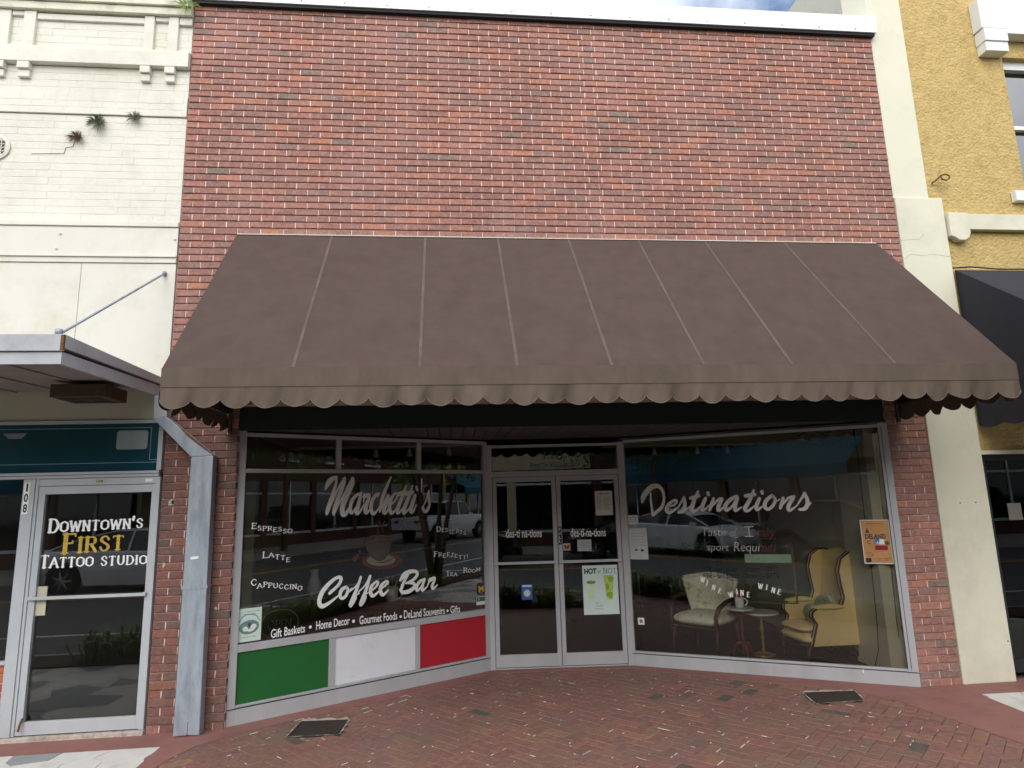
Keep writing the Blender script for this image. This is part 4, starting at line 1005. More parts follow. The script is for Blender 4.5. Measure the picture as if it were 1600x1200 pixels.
g = MB(); blob(g, TL, 1.085, 1.235, .026, .024, GD - .0012, rot=.5); blob(g, TL, 1.11, 1.262, .020, .016, GD - .0013, rot=.9); blob(g, TL, 1.135, 1.30, .012, .022, GD - .0014, rot=.5)
part('bean_picture', g, m_brown_v, W1, fix=False)

# ---------------------------------------------------------------- rod, canopy, box, plants
cp = thing('metal_canopy', 'flat grey metal canopy over the tattoo studio, hung from a rod', 'canopy', (-1.5, -.7, 2.8))
Ez = lambda y: (y + 1.47) / 1.47
g = MB(); g.prism([(-1.478, 2.755), (-1.478, 2.866), (-.0, 2.862), (-.0, 2.80), (-1.46, 2.775), (-1.46, 2.755)], 0, -3.1, -.048); part('upper_fascia', g, m_canopy, cp, bevel=.003)
g = MB(); g.prism([(-1.455, 2.672), (-1.455, 2.752), (-.002, 2.79), (-.002, 2.70)], 0, -.085, -.062); g.box(-3.1, -1.462, 2.672, -.062, -1.457, 2.752); part('lower_fascia', g, m_canopy, cp)
for i in range(8):
    x1 = -.09 - i * .375
    g = MB(); g.prism([(-1.45, 2.70), (-1.45, 2.712), (-.004, 2.765), (-.004, 2.752)], 0, x1 - .372, x1)
    part('deck_plank', g, m_deck, cp)
    g = MB(); g.prism([(-1.45, 2.690), (-1.45, 2.699), (-.004, 2.752), (-.004, 2.742)], 0, x1 - .012, x1 + .0025); part('deck_rib', g, m_deck, cp)
g = MB(); g.box(-.066, -1.481, 2.76, -.047, -1.462, 2.86); part('rust_patch', g, m_rust, cp)
g = MB(); g.tube([(-.085, -1.44, 2.885), (-.095, -.01, 3.805)], .0095, 8); g.tube([(-.095, -.015, 3.79), (-.095, -.015, 3.82)], .018, 8); g.tube([(-.10, -1.45, 2.868), (-.10, -1.45, 2.905)], .022, 8)
part('hanger_rod', g, m_galv, cp, smooth=True)
bt = thing('vent_box', 'brown vented metal box under the grey canopy', 'box', (-.39, -.5, 2.6))
g = MB(); g.box(-.60, -.62, 2.60, -.20, -.28, 2.70); part('body', g, m_brownbox, bt, bevel=.004)
g = MB()
for x, y in ((-.5, -.53), (-.33, -.53), (-.5, -.38), (-.33, -.38)): g.box(x - .06, y - .04, 2.597, x + .06, y + .04, 2.602)
part('opening', g, m_blk, bt)

def tuft(name, label, x, z, n, L, seed, m=m_leaf, y=.0):
    r = random.Random(seed); g = MB()
    for i in range(n):
        a = r.uniform(0, 2 * math.pi); l = L * r.uniform(.4, 1); w = l * r.uniform(.012, .028)
        dx, dz = math.cos(a), math.sin(a) * .8 + .15; dy = -r.uniform(.3, 1.0)
        t = Vector((dx, dy, dz)).normalized(); s_ = t.cross(Vector((0, 1, 0.3))).normalized() * w
        p0 = Vector((x + r.uniform(-.012, .012), y, z + r.uniform(-.01, .01))); p1 = p0 + t * l * .6 + Vector((0, 0, .01)); p2 = p0 + t * l + Vector((0, 0, -.25 * l))
        g.add([p0 - s_ * .5, p0 + s_ * .5, p1 + s_, p1 - s_, p2], [(0, 1, 2, 3), (3, 2, 4)])
    o = part(name, g, m, None, fix=False); tag(o, label, 'plant', 'small plants rooted in the white wall'); return o
m_leaf_g = mat('leaf_grey_green', srgb(104, 108, 84), .8, var=.4, vscale=30)
tuft('wall_plant', 'reddish brown tuft growing lowest in the white painted wall', -.945, 5.10, 190, .105, 1, mat('leaf_reddish', srgb(96, 74, 58), .8, var=.4, vscale=30), .012)
tuft('wall_plant', 'largest dark green tuft, middle one on the white painted wall', -.775, 5.25, 260, .13, 2, m_leaf_g, .012)
tuft('wall_plant', 'small green tuft highest and nearest the red brick on the white painted wall', -.455, 5.315, 150, .11, 3, m_leaf_g, .012)
tuft('wall_plant', 'bright green grass tuft on the cornice beside the brick wall top', -.045, 6.46, 80, .17, 4, m_leaf, -.06)

# ---------------------------------------------------------------- duct running down the left pier
dt = thing('drainpipe', 'grey metal box downspout with a bent top, fixed to the left brick pier', 'downspout', (.36, -.07, 0))
g = MB(); g.prism([(.268, 2.165), (.446, 2.172), (.455, .006), (.365, .012), (.259, .008)], 1, -.125, -.025); part('pipe', g, m_galv, dt, bevel=.006)
g = MB(); g.prism([(.2675, 2.1655), (.4465, 2.1725), (.052, 2.505), (-.052, 2.490)], 1, -.127, -.023); part('elbow', g, m_galv, dt, bevel=.005)
g = MB(); g.prism([(-.052, 2.4905), (.052, 2.5055), (.050, 2.69), (-.060, 2.69)], 1, -.123, -.027); part('pipe', g, m_canopy, dt, bevel=.004)
g = MB(); g.box(.255, -.129, 1.105, .4575, -.02, 1.130); part('strap', g, m_galv, dt)
g = MB(); g.prism([(.452, 2.172), (.30, 2.305), (.17, 2.415), (.155, 2.425), (.175, 2.40), (.235, 2.335), (.36, 2.235)], 1, -.1295, -.1265); part('rust_patch', g, m_rust, dt)
g = MB(); g.prism([(.315, 1.335), (.375, 1.342), (.372, 1.362), (.312, 1.356)], 1, -.1275, -.1245); part('sticker', g, m_letter, dt)
g = MB(); g.prism([(.362, .012), (.367, .012), (.366, .11), (.3635, .11)], 1, -.1268, -.124); part('seam', g, m_rust, dt)

# ================================================================ YELLOW STUCCO BUILDING (right)
yb = thing('yellow_building', 'yellow stucco building with a cream corner pilaster, right of the red brick shop', 'building', (8.5, 0, 0))
def ybx(name, *L, m=m_pilaster, bevel=.004):
    g = MB()
    for b in L: g.box(*b)
    return part(name, g, m, yb, bevel=bevel)
ybx('pilaster', (WX + .003, .012, 4.692, 7.372, .4, 9.0)); ybx('pilaster', (WX + .003, -.012, 0.0, 7.500, .4, 4.69), bevel=.008)
g = MB()
for P in ([(6.99, 4.02), (7.06, 4.07), (7.2, 4.06), (7.3, 4.075), (7.5, 4.05)], [(6.99, 4.22), (7.1, 4.23), (7.18, 4.235), (7.25, 4.30)]):
    for a, b_ in zip(P[:-1], P[1:]): g.tube([(a[0], -.012, a[1]), (b_[0], -.012, b_[1])], .0016, 4)
part('crack', g, mat('hairline', srgb(150, 146, 134), .9), yb)
g = MB()
for x, z in ((7.20, 1.60), (7.36, 1.60), (7.47, .35)): g.tube([(x, -.010, z), (x, -.016, z)], .007, 6)
part('screw', g, m_alu_dark, yb)
# wall panels round the window opening (x from 8.52, z 4.86..6.37)
ybx('wall', (7.374, .035, 2.09, 8.515, .4, 9.0), (8.516, .035, 2.09, 12, .4, 4.86), (8.516, .035, 6.40, 12, .4, 9.0), (7.5, .20, 0, 7.53, .4, 2.09), (11, .03, 0, 12, .4, 2.09), m=m_yellow, bevel=0)
g = MB(); g.box(7.004, .41, 0, 7.3, 9.5, 8.1); g.box(7.3, 9.2, 0, 12, 9.5, 8.1); g.box(11.7, .41, 0, 12, 9.1, 8.1)
part('party_wall', g, mat('grey_stucco', srgb(176, 174, 162), .85, var=.08, vscale=2, stain=srgb(120, 118, 108), samt=.5), yb)
g = MB(); g.box(7.0, 9.51, 0, 7.3, 13, 7.2); part('rear_party_wall', g, mat('grey_stucco_rear', srgb(168, 164, 150), .85, var=.1), yb)
g = MB(); g.box(6.985, 2.0, 6.6, 7.0, 2.04, 8.1); part('conduit', g, m_wtrim, yb)
ybx('belt_course', (7.735, -.03, 4.345, 12, .033, 4.515)); g = MB()
g.prism([(7.515, 4.52), (7.733, 4.52), (7.733, 4.30), (7.71, 4.25), (7.66, 4.22), (7.60, 4.222), (7.56, 4.25), (7.53, 4.262), (7.515, 4.27)], 1, -.045, .033); part('bracket', g, m_pilaster, yb, bevel=.006)
ybx('window_sill', (8.33, -.03, 4.675, 10.4, .033, 4.79), m=m_wtrim)
g = MB(); g.prism([(8.215, 6.66), (8.215, 7.02), (8.50, 7.02), (8.9, 7.4), (9.5, 7.55), (9.5, 6.60), (8.50, 6.60), (8.50, 6.66)], 1, -.09, .033); part('window_hood', g, m_wtrim, yb, bevel=.004)
ybx('hood_bracket', (8.225, -.10, 6.50, 8.498, .033, 6.648), (8.232, -.085, 6.385, 8.498, .033, 6.497), m=m_wtrim)
WY = part('window', (lambda g: (g.box(8.53, .10, 6.30, 10.2, .16, 6.42), g.box(8.53, .09, 6.425, 10.2, .2, 6.5), g.box(8.53, .11, 5.575, 10.2, .16, 5.62), g.box(8.518, .12, 4.86, 8.55, .18, 6.3), g.box(9.3, .12, 4.86, 9.34, .159, 6.299), g)[-1])(MB()), m_wtrim, yb)
part('pane', (lambda g: (g.box(8.551, .165, 4.87, 10.2, .17, 6.36), g)[1])(MB()), glass_mat('upper_window_glass', (.1, .11, .13, 1), 3.2), WY)
part('blind', (lambda g: (g.box(8.52, .30, 4.8, 10.3, .32, 6.6), g)[1])(MB()), m_dark_in, yb)
# rusty ring
g = MB(); P = [(7.435, .02, 4.865), (7.46, -.02, 4.885), (7.49, -.05, 4.92), (7.53, -.06, 4.93), (7.575, -.06, 4.92), (7.58, -.06, 4.89), (7.54, -.06, 4.865), (7.50, -.055, 4.875), (7.49, -.05, 4.91)]
g.tube(P, .0085, 6)
tag(part('wall_ring', g, m_rust, None, smooth=True), 'rusty iron ring on the yellow stucco beside the cream pilaster', 'ring')
# dark doorway
part('door_frame', (lambda g: (g.box(7.501, .01, 2.052, 11, .19, 2.088), g)[1])(MB()), m_pilaster, yb)
dd = part('door', (lambda g: (g.box(7.54, .08, .05, 7.60, .13, 2.05), g.box(8.6, .08, .05, 8.66, .13, 2.05), g.box(7.6, .08, .05, 8.6, .13, .16), g.box(7.6, .08, 2.0, 8.6, .13, 2.05), g)[-1])(MB()), m_black, yb)
part('pane', (lambda g: (g.box(7.60, .10, .162, 8.6, .106, 1.998), g)[1])(MB()), m_glass, dd)
part('notice', (lambda g: (g.box(7.78, .094, 1.42, 7.92, .098, 1.58), g)[1])(MB()), m_grey_v, dd)
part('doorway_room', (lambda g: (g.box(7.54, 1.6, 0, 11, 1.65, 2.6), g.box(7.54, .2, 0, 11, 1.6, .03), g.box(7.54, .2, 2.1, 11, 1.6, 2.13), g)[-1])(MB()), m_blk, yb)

# ================================================================ AWNINGS
AX0, AX1 = .503, 6.72
aw = thing('awning', 'wide brown canvas awning with a scalloped valance over the brick shop front', 'awning', (3.6, -.6, 2.5))
YF, ZT, ZF, ZS, ZB = -1.335, 4.185, 2.668, 2.535, 2.445
RIBS = [(x - .503) / 6.217 for x in (.503, 1.35, 2.205, 2.887, 3.566, 4.25, 4.922, 5.735, 6.72)]
def slope(u, v, s0=AX0, s1=AX1):
    x = s0 + (s1 - s0) * u; y = YF * v; z = ZT + (ZF - ZT) * v
    k = next((i for i in range(8) if u <= RIBS[i + 1] + 1e-9), 7); f = (u - RIBS[k]) / (RIBS[k + 1] - RIBS[k])
    sag = -.014 * math.sin(math.pi * v) * math.sin(math.pi * min(max(f, 0), 1)) - .0016 * math.sin(x * 9 + v * 7 + 2 * math.sin(x * 2)) * math.sin(math.pi * v) - .0022 * math.sin(x * 31 + 3 * math.sin(v * 4)) * max(0, v - .75)
    n = Vector((0, -(ZT - ZF), -YF)).normalized()
    return (x, y + n.y * -sag * -1, z + n.z * sag)
g = MB(); g.grid(lambda u, v: slope(u, v), 260, 24)
g.grid(lambda u, v: tuple(Vector(slope(u, v)) + Vector((0, .003, -.003))), 260, 24)
part('canvas', g, m_canvas, aw, smooth=True, fix=False)
for x in (1.35, 2.205, 2.887, 3.566, 4.25, 4.922, 5.735):
    g = MB(); u = (x - AX0) / (AX1 - AX0); n = Vector((0, -(ZT - ZF), -YF)).normalized() * .0022
    w = .011 / (AX1 - AX0)
    for j in range(16):
        a, b_, c_, d_ = [Vector(slope(*t)) + n for t in ((u - w, j / 16), (u + w, j / 16), (u + w, (j + 1) / 16), (u - w, (j + 1) / 16))]
        g.quad(a, b_, c_, d_)
    part('seam', g, m_seam, aw, fix=False)
# gable ends
for x in (AX0, AX1):
    g = MB(); s_ = .0015 if x == AX0 else -.0015
    g.grid(lambda u, v, x=x: (x + s_, YF * u, (ZT + (ZF - ZT) * u) * (1 - v) + ZS * v), 12, 8)
    g.grid(lambda u, v, x=x: (x + 2.5 * s_, YF * u, (ZT + (ZF - ZT) * u) * (1 - v) + ZS * v), 12, 8)
    part('side_panel', g, m_canvas, aw, fix=False)
# valance: a taut band and a loose scalloped skirt, front and sides
N = 32; SW = (AX1 - AX0) / N
rv = random.Random(7)
def skirt(g, gb, P, dirn, nrm, count, seed):
    """P start point on the seam line (z=ZS), dirn unit, nrm outward"""
    r = random.Random(seed); per = 14
    ph = [r.uniform(0, 6) for _ in range(6)]
    V = []; E_ = []
    tot = count * per
    rows = 7
    for i in range(tot + 1):
        s = i / per; f = s - math.floor(s); f = f if i < tot else 1
        dep = .088 + (.056 + .008 * math.sin(int(s) * 2.7 + seed)) * math.sin(math.pi * (f if i % per or i == 0 else 0)) ** .75 if 0 < f < 1 else .088
        L = s * SW if count > 8 else s * (abs(YF) / count)
        for k in range(rows + 1):
            t = k / rows
            rip = (.016 * math.sin(s * .9 + ph[3]) * math.sin(s * 2.1 + ph[0]) + .011 * math.sin(s * 4.1 + 2 * math.sin(s * .7) + ph[1]) + .005 * math.sin(s * 11 + ph[2] + t * 2) - .006 * math.cos(2 * math.pi * f)) * t
            q_ = P + dirn * L + nrm * rip + Vector((0, 0, -dep * t))
            V.append(q_)
        E_.append(V[-1])
    F = [(i * (rows + 1) + k, (i + 1) * (rows + 1) + k, (i + 1) * (rows + 1) + k + 1, i * (rows + 1) + k + 1) for i in range(tot) for k in range(rows)]
    g.add(V, F)
    g.add([v - nrm * .0018 for v in V], [tuple(reversed(f)) for f in F])
    gb.tube(E_, .0032, 5)
g = MB(); gb = MB()
skirt(g, gb, Vector((AX0 - .002, YF - .006, ZS)), Vector((1, 0, 0)), Vector((0, -1, 0)), N, 1)
part('valance', g, m_valance, aw, smooth=True, fix=False); part('valance_binding', gb, m_binding, aw, smooth=True)
for x, sx, sd_ in ((AX0 - .002, -1, 2), (AX1 + .002, 1, 3)):
    g = MB(); gb = MB(); skirt(g, gb, Vector((x, 0, ZS)), Vector((0, -1, 0)), Vector((sx, 0, 0)), 7, sd_)
    part('valance', g, m_valance, aw, smooth=True, fix=False); part('valance_binding', gb, m_binding, aw, smooth=True)
g = MB(); g.grid(lambda u, v: (AX0 - .002 + (AX1 - AX0 + .004) * u, YF - .004 - .002 * v - .003 * math.sin(u * 50) * v, ZF + (ZS - ZF) * v), 80, 3)
g.grid(lambda u, v: (AX0 - .002 + (AX1 - AX0 + .004) * u, YF - .002, ZF + (ZS - ZF) * v), 10, 1)
part('valance_band', g, m_valance, aw, fix=False)
g = MB(); g.tube([(AX0, YF - .008, ZS + .001), (AX1, YF - .008, ZS + .001)], .0022, 4); part('stitch_line', g, mat('stitch_dark', srgb(84, 76, 66), .9), aw)
g = MB(); g.box(AX0 + .01, .0, ZT - .006, AX1 - .01, .006, ZT + .010); g.box(AX0 + .01, -.012, ZT + .0, AX1 - .01, -.001, ZT + .007); part('head_rail', g, m_cream, aw)
g = MB(); g.tube([(AX0 + .02, YF + .03, ZF - .02), (AX1 - .02, YF + .03, ZF - .02)], .014, 8); g.tube([(AX0 + .02, YF + .03, ZS + .02), (AX1 - .02, YF + .03, ZS + .02)], .014, 8)
for x in (AX0 + .02, 1.35, 2.205, 2.887, 3.566, 4.25, 4.922, 5.735, AX1 - .02):
    g.tube([(x, -.01, ZT - .04), (x, YF + .03, ZF - .03)], .012, 6)
for x in (AX0 + .03, AX1 - .03): g.tube([(x, -.01, ZS + .02), (x, YF + .03, ZS + .02)], .014, 8); g.tube([(x, -.02, ZT - .1), (x, -.02, ZS - .16)], .018, 8)
part('frame', g, m_steel, aw, smooth=True)

ba = thing('black_awning', 'black canvas awning over the dark doorway of the yellow building', 'awning', (8.6, -.6, 2.5))
m_bcan = mat('black_canvas', srgb(44, 44, 50), .85, var=.1, vscale=3, bump=.3, bscale=300, bdist=.002)
g = MB(); g.grid(lambda u, v: (7.53 + 3.2 * u, -1.25 * v, 3.915 + (2.95 - 3.915) * v), 10, 6); part('canvas', g, m_bcan, ba, fix=False)
g = MB(); g.grid(lambda u, v: (7.53, -1.25 * u, (3.915 + (2.95 - 3.915) * u) * (1 - v) + (2.42 + (.0) * u) * v), 10, 6); part('side_panel', g, m_bcan, ba, fix=False)
g = MB(); g.grid(lambda u, v: (7.53 + 3.2 * u, -1.25 - .01 * math.sin(u * 40) * v, 2.95 * (1 - v) + (2.42 - .09 * abs(math.sin(u * 50))) * v), 120, 4); part('valance', g, m_bcan, ba, fix=False)
g = MB(); g.grid(lambda u, v: (7.528 - .008 * math.sin(u * 30) * v, -1.25 * u, 2.42 * (1 - v) + (2.33 - .03 * abs(math.sin(u * 14))) * v), 60, 3); part('valance', g, m_bcan, ba, fix=False)
g = MB(); g.tube([(7.5, -.01, 3.93), (7.7, -.012, 3.945), (8.0, -.01, 3.925), (10.7, -.01, 3.925)], .008, 5); part('head_rail', g, m_black, ba)
# ================================================================ INSIDE THE DISPLAY WINDOWS
FZ = .088
def istruct(name, mb, m, label=None): o = part(name, mb, m); o['kind'] = 'structure'; return o
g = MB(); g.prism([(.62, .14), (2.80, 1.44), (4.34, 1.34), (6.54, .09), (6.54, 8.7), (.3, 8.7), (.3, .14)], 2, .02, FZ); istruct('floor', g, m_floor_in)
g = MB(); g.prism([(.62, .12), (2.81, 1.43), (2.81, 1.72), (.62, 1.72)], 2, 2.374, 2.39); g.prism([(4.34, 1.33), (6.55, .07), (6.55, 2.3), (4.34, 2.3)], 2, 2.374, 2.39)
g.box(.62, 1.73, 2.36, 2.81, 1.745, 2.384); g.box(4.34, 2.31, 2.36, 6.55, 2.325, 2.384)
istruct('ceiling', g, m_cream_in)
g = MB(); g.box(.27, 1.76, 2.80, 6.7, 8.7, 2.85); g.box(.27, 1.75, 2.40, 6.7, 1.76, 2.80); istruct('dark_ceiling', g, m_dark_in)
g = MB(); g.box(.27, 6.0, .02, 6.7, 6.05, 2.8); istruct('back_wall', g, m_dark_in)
g = MB(); g.box(.605, .13, .09, .635, 5.9, 2.37); g.box(.64, .17, .09, .72, .22, 2.37); istruct('left_wall', g, m_cream_in_shaded)
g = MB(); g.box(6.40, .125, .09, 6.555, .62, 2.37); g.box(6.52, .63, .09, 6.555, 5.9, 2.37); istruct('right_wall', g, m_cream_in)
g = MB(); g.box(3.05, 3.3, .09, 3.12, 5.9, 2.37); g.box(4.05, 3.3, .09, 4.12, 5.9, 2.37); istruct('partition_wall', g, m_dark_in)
# shelves deep in the shop so the dark is not empty
for k, (x, y) in enumerate(((1.0, 3.6), (2.1, 4.4), (4.9, 4.2), (5.9, 3.4))):
    t = thing('shelf_unit', ['low dark shelf unit deep in the shop behind the left wall', 'dark shelf unit deep in the shop behind the word at left', 'dark shelf unit deep in the shop behind the small tables', 'dark shelf unit deep in the shop behind the armchair'][k], 'shelf', (x, y, FZ), 'shelf units deep in the dark shop')
    g = MB(); g.box(x - .4, y, FZ, x - .37, y + .35, 1.7); g.box(x + .37, y, FZ, x + .4, y + .35, 1.7); part('side_panel', g, m_dark_in, t)
    for j in range(4):
        g = MB(); g.box(x - .37, y, FZ + .1 + j * .42, x + .37, y + .35, FZ + .125 + j * .42); part('shelf', g, m_dark_in, t)

m_wood = mat('dark_wood', srgb(66, 40, 32), .45, var=.25, vscale=10)
m_redwood = mat('red_wood', srgb(110, 44, 38), .45, var=.25, vscale=10)
m_brass = mat('brass', srgb(176, 152, 88), .35, .7, var=.15, vscale=20)
m_marble = mat('pale_marble', srgb(206, 214, 202), .3, var=.1, vscale=12)
m_yellowf = mat('yellow_upholstery', srgb(232, 206, 146), .9, var=.08, vscale=6, bump=.4, bscale=90, bdist=.002)
m_floral = mat('green_floral_fabric', srgb(232, 230, 206), .9, var=.12, vscale=18, stain=srgb(104, 122, 58), sscale=12, samt=1.0, bump=.3)
m_floral2 = mat('grey_floral_cushion', srgb(176, 178, 156), .9, var=.3, vscale=20, stain=srgb(80, 88, 70), sscale=18, samt=.9)
m_china = mat('white_china', srgb(232, 234, 226), .2, var=.02)

def soft(name, T, x0, y0, z0, x1, y1, z1, m, parent, puff=.2, n=10):
    """cushion: superellipsoid box"""
    g = MB(); cx, cy, cz = (x0 + x1) / 2, (y0 + y1) / 2, (z0 + z1) / 2; ax, ay, az = (x1 - x0) / 2, (y1 - y0) / 2, (z1 - z0) / 2
    V = []; nu, nv = 28, 14
    pw = lambda v, e: math.copysign(abs(v) ** e, v)
    for j in range(nv + 1):
        ph = -math.pi / 2 + math.pi * j / nv
        for i in range(nu):
            th = 2 * math.pi * i / nu
            V.append(T(cx + ax * pw(math.cos(ph), puff * 2) * pw(math.cos(th), puff), cy + ay * pw(math.cos(ph), puff * 2) * pw(math.sin(th), puff), cz + az * pw(math.sin(ph), puff * 3)))
    F = [(j * nu + i, j * nu + (i + 1) % nu, (j + 1) * nu + (i + 1) % nu, (j + 1) * nu + i) for j in range(nv) for i in range(nu)]
    g.add(V, F)
    return part(name, g, m, parent, smooth=True)

# floral tub chair
o0 = TR(.69, .48, FZ)
ch = thing('floral_chair', 'floral upholstered chair with dark wooden arms and a fan shaped back in the right window', 'chair', o0)
def TC(x, y, z, a=R(-22), c=(.70, .46)):     # chair's own frame turned a little in the window
    return TR(c[0] + x * math.cos(a) - y * math.sin(a), c[1] + x * math.sin(a) + y * math.cos(a), FZ + z)
soft('seat', TC, -.28, -.25, .275, .28, .25, .425, m_floral, ch, .35)
def back(u, v):
    w = .17 + .15 * v ** .8
    a = (u - .5) * 2
    return TC(a * w, .20 + .05 * v - .10 * abs(a) ** 2, .40 + .37 * v + .05 * v * math.cos(a * 1.5) - .04)
g = MB(); g.grid(back, 20, 12); g.grid(lambda u, v: tuple(Vector(back(u, v)) + Vector((.02, .045, 0))), 20, 12)
for e in ((0, 1), (1, 0)): pass
bo = part('backrest', g, m_floral, ch, smooth=True, fix=False)
g = MB(); g.tube([back(u / 20, 1) for u in range(21)], .022, 8); g.tube([back(0, v / 8) for v in range(9)], .022, 8); g.tube([back(1, v / 8) for v in range(9)], .022, 8); part('piping', g, m_floral, bo, smooth=True)
for s_ in (-1, 1):
    g = MB(); g.tube([TC(s_ * .24, .2, .52), TC(s_ * .31, .06, .56), TC(s_ * .315, -.10, .545), TC(s_ * .285, -.2, .49), TC(s_ * .262, -.232, .40), TC(s_ * .262, -.235, .27)], [.016, .022, .024, .024, .02, .022], 8); part('arm', g, m_wood, ch, smooth=True)
for sx in (-1, 1):
    for sy in (-1, 1):
        g = MB(); g.tube([TC(sx * .25, sy * .21, .29), TC(sx * .255, sy * .225, .14), TC(sx * .265, sy * .25, .0)], [.024, .018, .013], 8); part('leg', g, m_wood, ch, smooth=True)
g = MB()
for i in range(36):
    p = TC(-.262 + i * .015, -.252, .288); g.lathe([(.005, -.004), (.005, .004)], p, 6)
part('stud_row', g, m_brass, ch, kind='stuff')

# two small tables, mug with sticks
def table(name, label, u, d, z, r, foot, top, leg):
    c = TR(u, d, FZ); t = thing(name, label, 'table', c, 'small round tables in the right window')
    g = MB(); g.lathe([(r * .9, z - .022), (r, z - .016), (r, z - .004), (r * .98, z)], (c[0], c[1], 0), 32); part('tabletop', g, top, t, smooth=False)
    g = MB(); H = z - FZ - .02
    g.lathe([(r * .35, H), (.012, H * .97), (.018, H * .88), (.010, H * .8), (.016, H * .7), (.022, H * .62), (.010, H * .52), (.016, H * .42), (.011, H * .34), (.017, H * .27), (.012, H * .2), (.02, H * .12), (.014, H * .06)], (c[0], c[1], FZ), 14); part('pedestal', g, leg, t, smooth=True)
    if foot == 'disc':
        g = MB(); g.lathe([(.115, 0), (.115, .008), (.09, .018), (.03, .03), (.015, .05)], (c[0], c[1], FZ), 28); part('base', g, leg, t, smooth=True)
    else:
        for k in range(3):
            a = k * 2.094 + .4
            g = MB(); g.tube([(c[0], c[1], FZ + .15), (c[0] + .06 * math.cos(a), c[1] + .06 * math.sin(a), FZ + .13), (c[0] + .11 * math.cos(a), c[1] + .11 * math.sin(a), FZ + .05), (c[0] + .15 * math.cos(a), c[1] + .15 * math.sin(a), FZ + .012)], [.02, .018, .013, .010], 8); part('leg', g, leg, t, smooth=True)
    return t
table('side_table', 'small dark red tripod table carrying the white mug', 1.09, .30, .578, .135, 'tri', m_marble, m_redwood)
table('side_table', 'round marble topped table on a brass pedestal beside the yellow armchair', 1.27, .47, .520, .18, 'disc', m_marble, m_brass)
def mug(c, label, s=1.0):
    t = thing('mug', label, 'mug', c)
    g = MB(); g.lathe([(.036 * s, 0), (.043 * s, .006), (.046 * s, .05 * s), (.047 * s, .105 * s), (.044 * s, .105 * s), (.042 * s, .02)], c, 20); part('cup', g, m_china, t, smooth=True)
    g = MB(); g.tube([(c[0] + (.045 + .034 * math.sin(a)) * s, c[1] - .02, c[2] + (.055 + .032 * math.cos(a)) * s) for a in [i * math.pi / 8 for i in range(9)]], .007 * s, 6); part('handle', g, m_china, t, smooth=True)
    mr_ = mat('red_stripe', srgb(190, 60, 60), .5)
    for k in range(4):
        a = k * 1.6; g = MB(); g.tube([(c[0] + .01 * math.cos(a), c[1] + .01 * math.sin(a), c[2] + .03), (c[0] + .035 * math.cos(a) * s, c[1] + .02 * math.sin(a), c[2] + (.15 + .012 * k) * s)], .006, 6)
        part('candy_stick', g, mr_ if k % 2 else m_china, t, smooth=True)
c = TR(1.085, .30, .580); mug(c, 'white mug holding candy sticks on the small dark red table', .98)

# wing back armchair
AC = thing('wingback_armchair', 'yellow wingback armchair with dark wooden trim facing left in the right window', 'armchair', TR(1.85, .5, FZ))
af = math.atan2(-.52, -.85)
def TA(x, y, z):
    x, y, z = (x - .02) * .90 + .01, y * .86, z * .985
    return TR(2.02 + x * math.cos(af) - y * math.sin(af), .66 + x * math.sin(af) + y * math.cos(af), FZ + z)
soft('seat_cushion', TA, .10, -.25, .27, .64, .25, .375, m_yellowf, AC, .4)
soft('apron', TA, .02, -.29, .17, .62, .29, .285, m_yellowf, AC, .3)
def bk(u, v, off=0.0):
    a = (u - .5) * 2; w = .27 - .01 * v
    x = .10 - .12 * v - off + .03 * (1 - a * a) * -1 * (1 if off == 0 else 0); z = .30 + .73 * v + .045 * math.cos(a * math.pi / 2) * v
    return TA(x, a * w, z)
g = MB(); g.grid(lambda u, v: bk(u, v), 16, 14); g.grid(lambda u, v: bk(u, v, .12), 16, 14)
for v0 in (1,): g.grid(lambda u, v: tuple(Vector(bk(u, 1)).lerp(Vector(bk(u, 1, .12)), v) + Vector((0, 0, .02 * math.sin(math.pi * v)))), 16, 4)
for uu in (0, 1): g.grid(lambda u, v, uu=uu: tuple(Vector(bk(uu, v)).lerp(Vector(bk(uu, v, .12)), u)), 3, 14)
part('backrest', g, m_yellowf, AC, smooth=True, fix=False)
for s_ in (-1, 1):
    # wing outline (x forward, z) extruded sideways
    out = [(-.11, .16), (-.13, .5), (-.16, 1.0), (-.10, 1.06), (.02, 1.06), (.12, 1.0), (.165, .88), (.15, .74), (.13, .62), (.17, .54), (.3, .52), (.46, .53), (.52, .50), (.53, .45), (.48, .38), (.52, .28), (.56, .17)]
    g = MB(); y0, y1 = (.27, .325) if s_ > 0 else (-.325, -.27)
    P = [TA(x, y0, z) for x, z in out] + [TA(x, y1, z) for x, z in out]; n = len(out)
    g.add(P, [tuple(range(n)), tuple(range(n, 2 * n))[::-1]] + [(i, (i + 1) % n, n + (i + 1) % n, n + i) for i in range(n)])
    w_ = part('wing', g, m_yellowf, AC, bevel=.012)
    g = MB(); ym = -.27 if s_ < 0 else .27
    g.tube([TA(x, y1 if s_ > 0 else y0, z) for x, z in out[3:]], .010, 6); g.tube([TA(x, ym, z) for x, z in out[3:]], .007, 6); part('wood_trim', g, m_wood, w_, smooth=True)
    soft('arm_pad', TA, .12, s_ * .30 - .05, .50, .50, s_ * .30 + .05, .57, m_yellowf, AC, .5)
    for x in (.04, .56):
        g = MB(); g.tube([TA(x, s_ * .26, .18), TA(x + (.02 if x > .3 else -.03), s_ * .275, .09), TA(x + (.03 if x > .3 else -.07), s_ * .28, 0)], [.026, .018, .014], 8); part('leg', g, m_wood, AC, smooth=True)
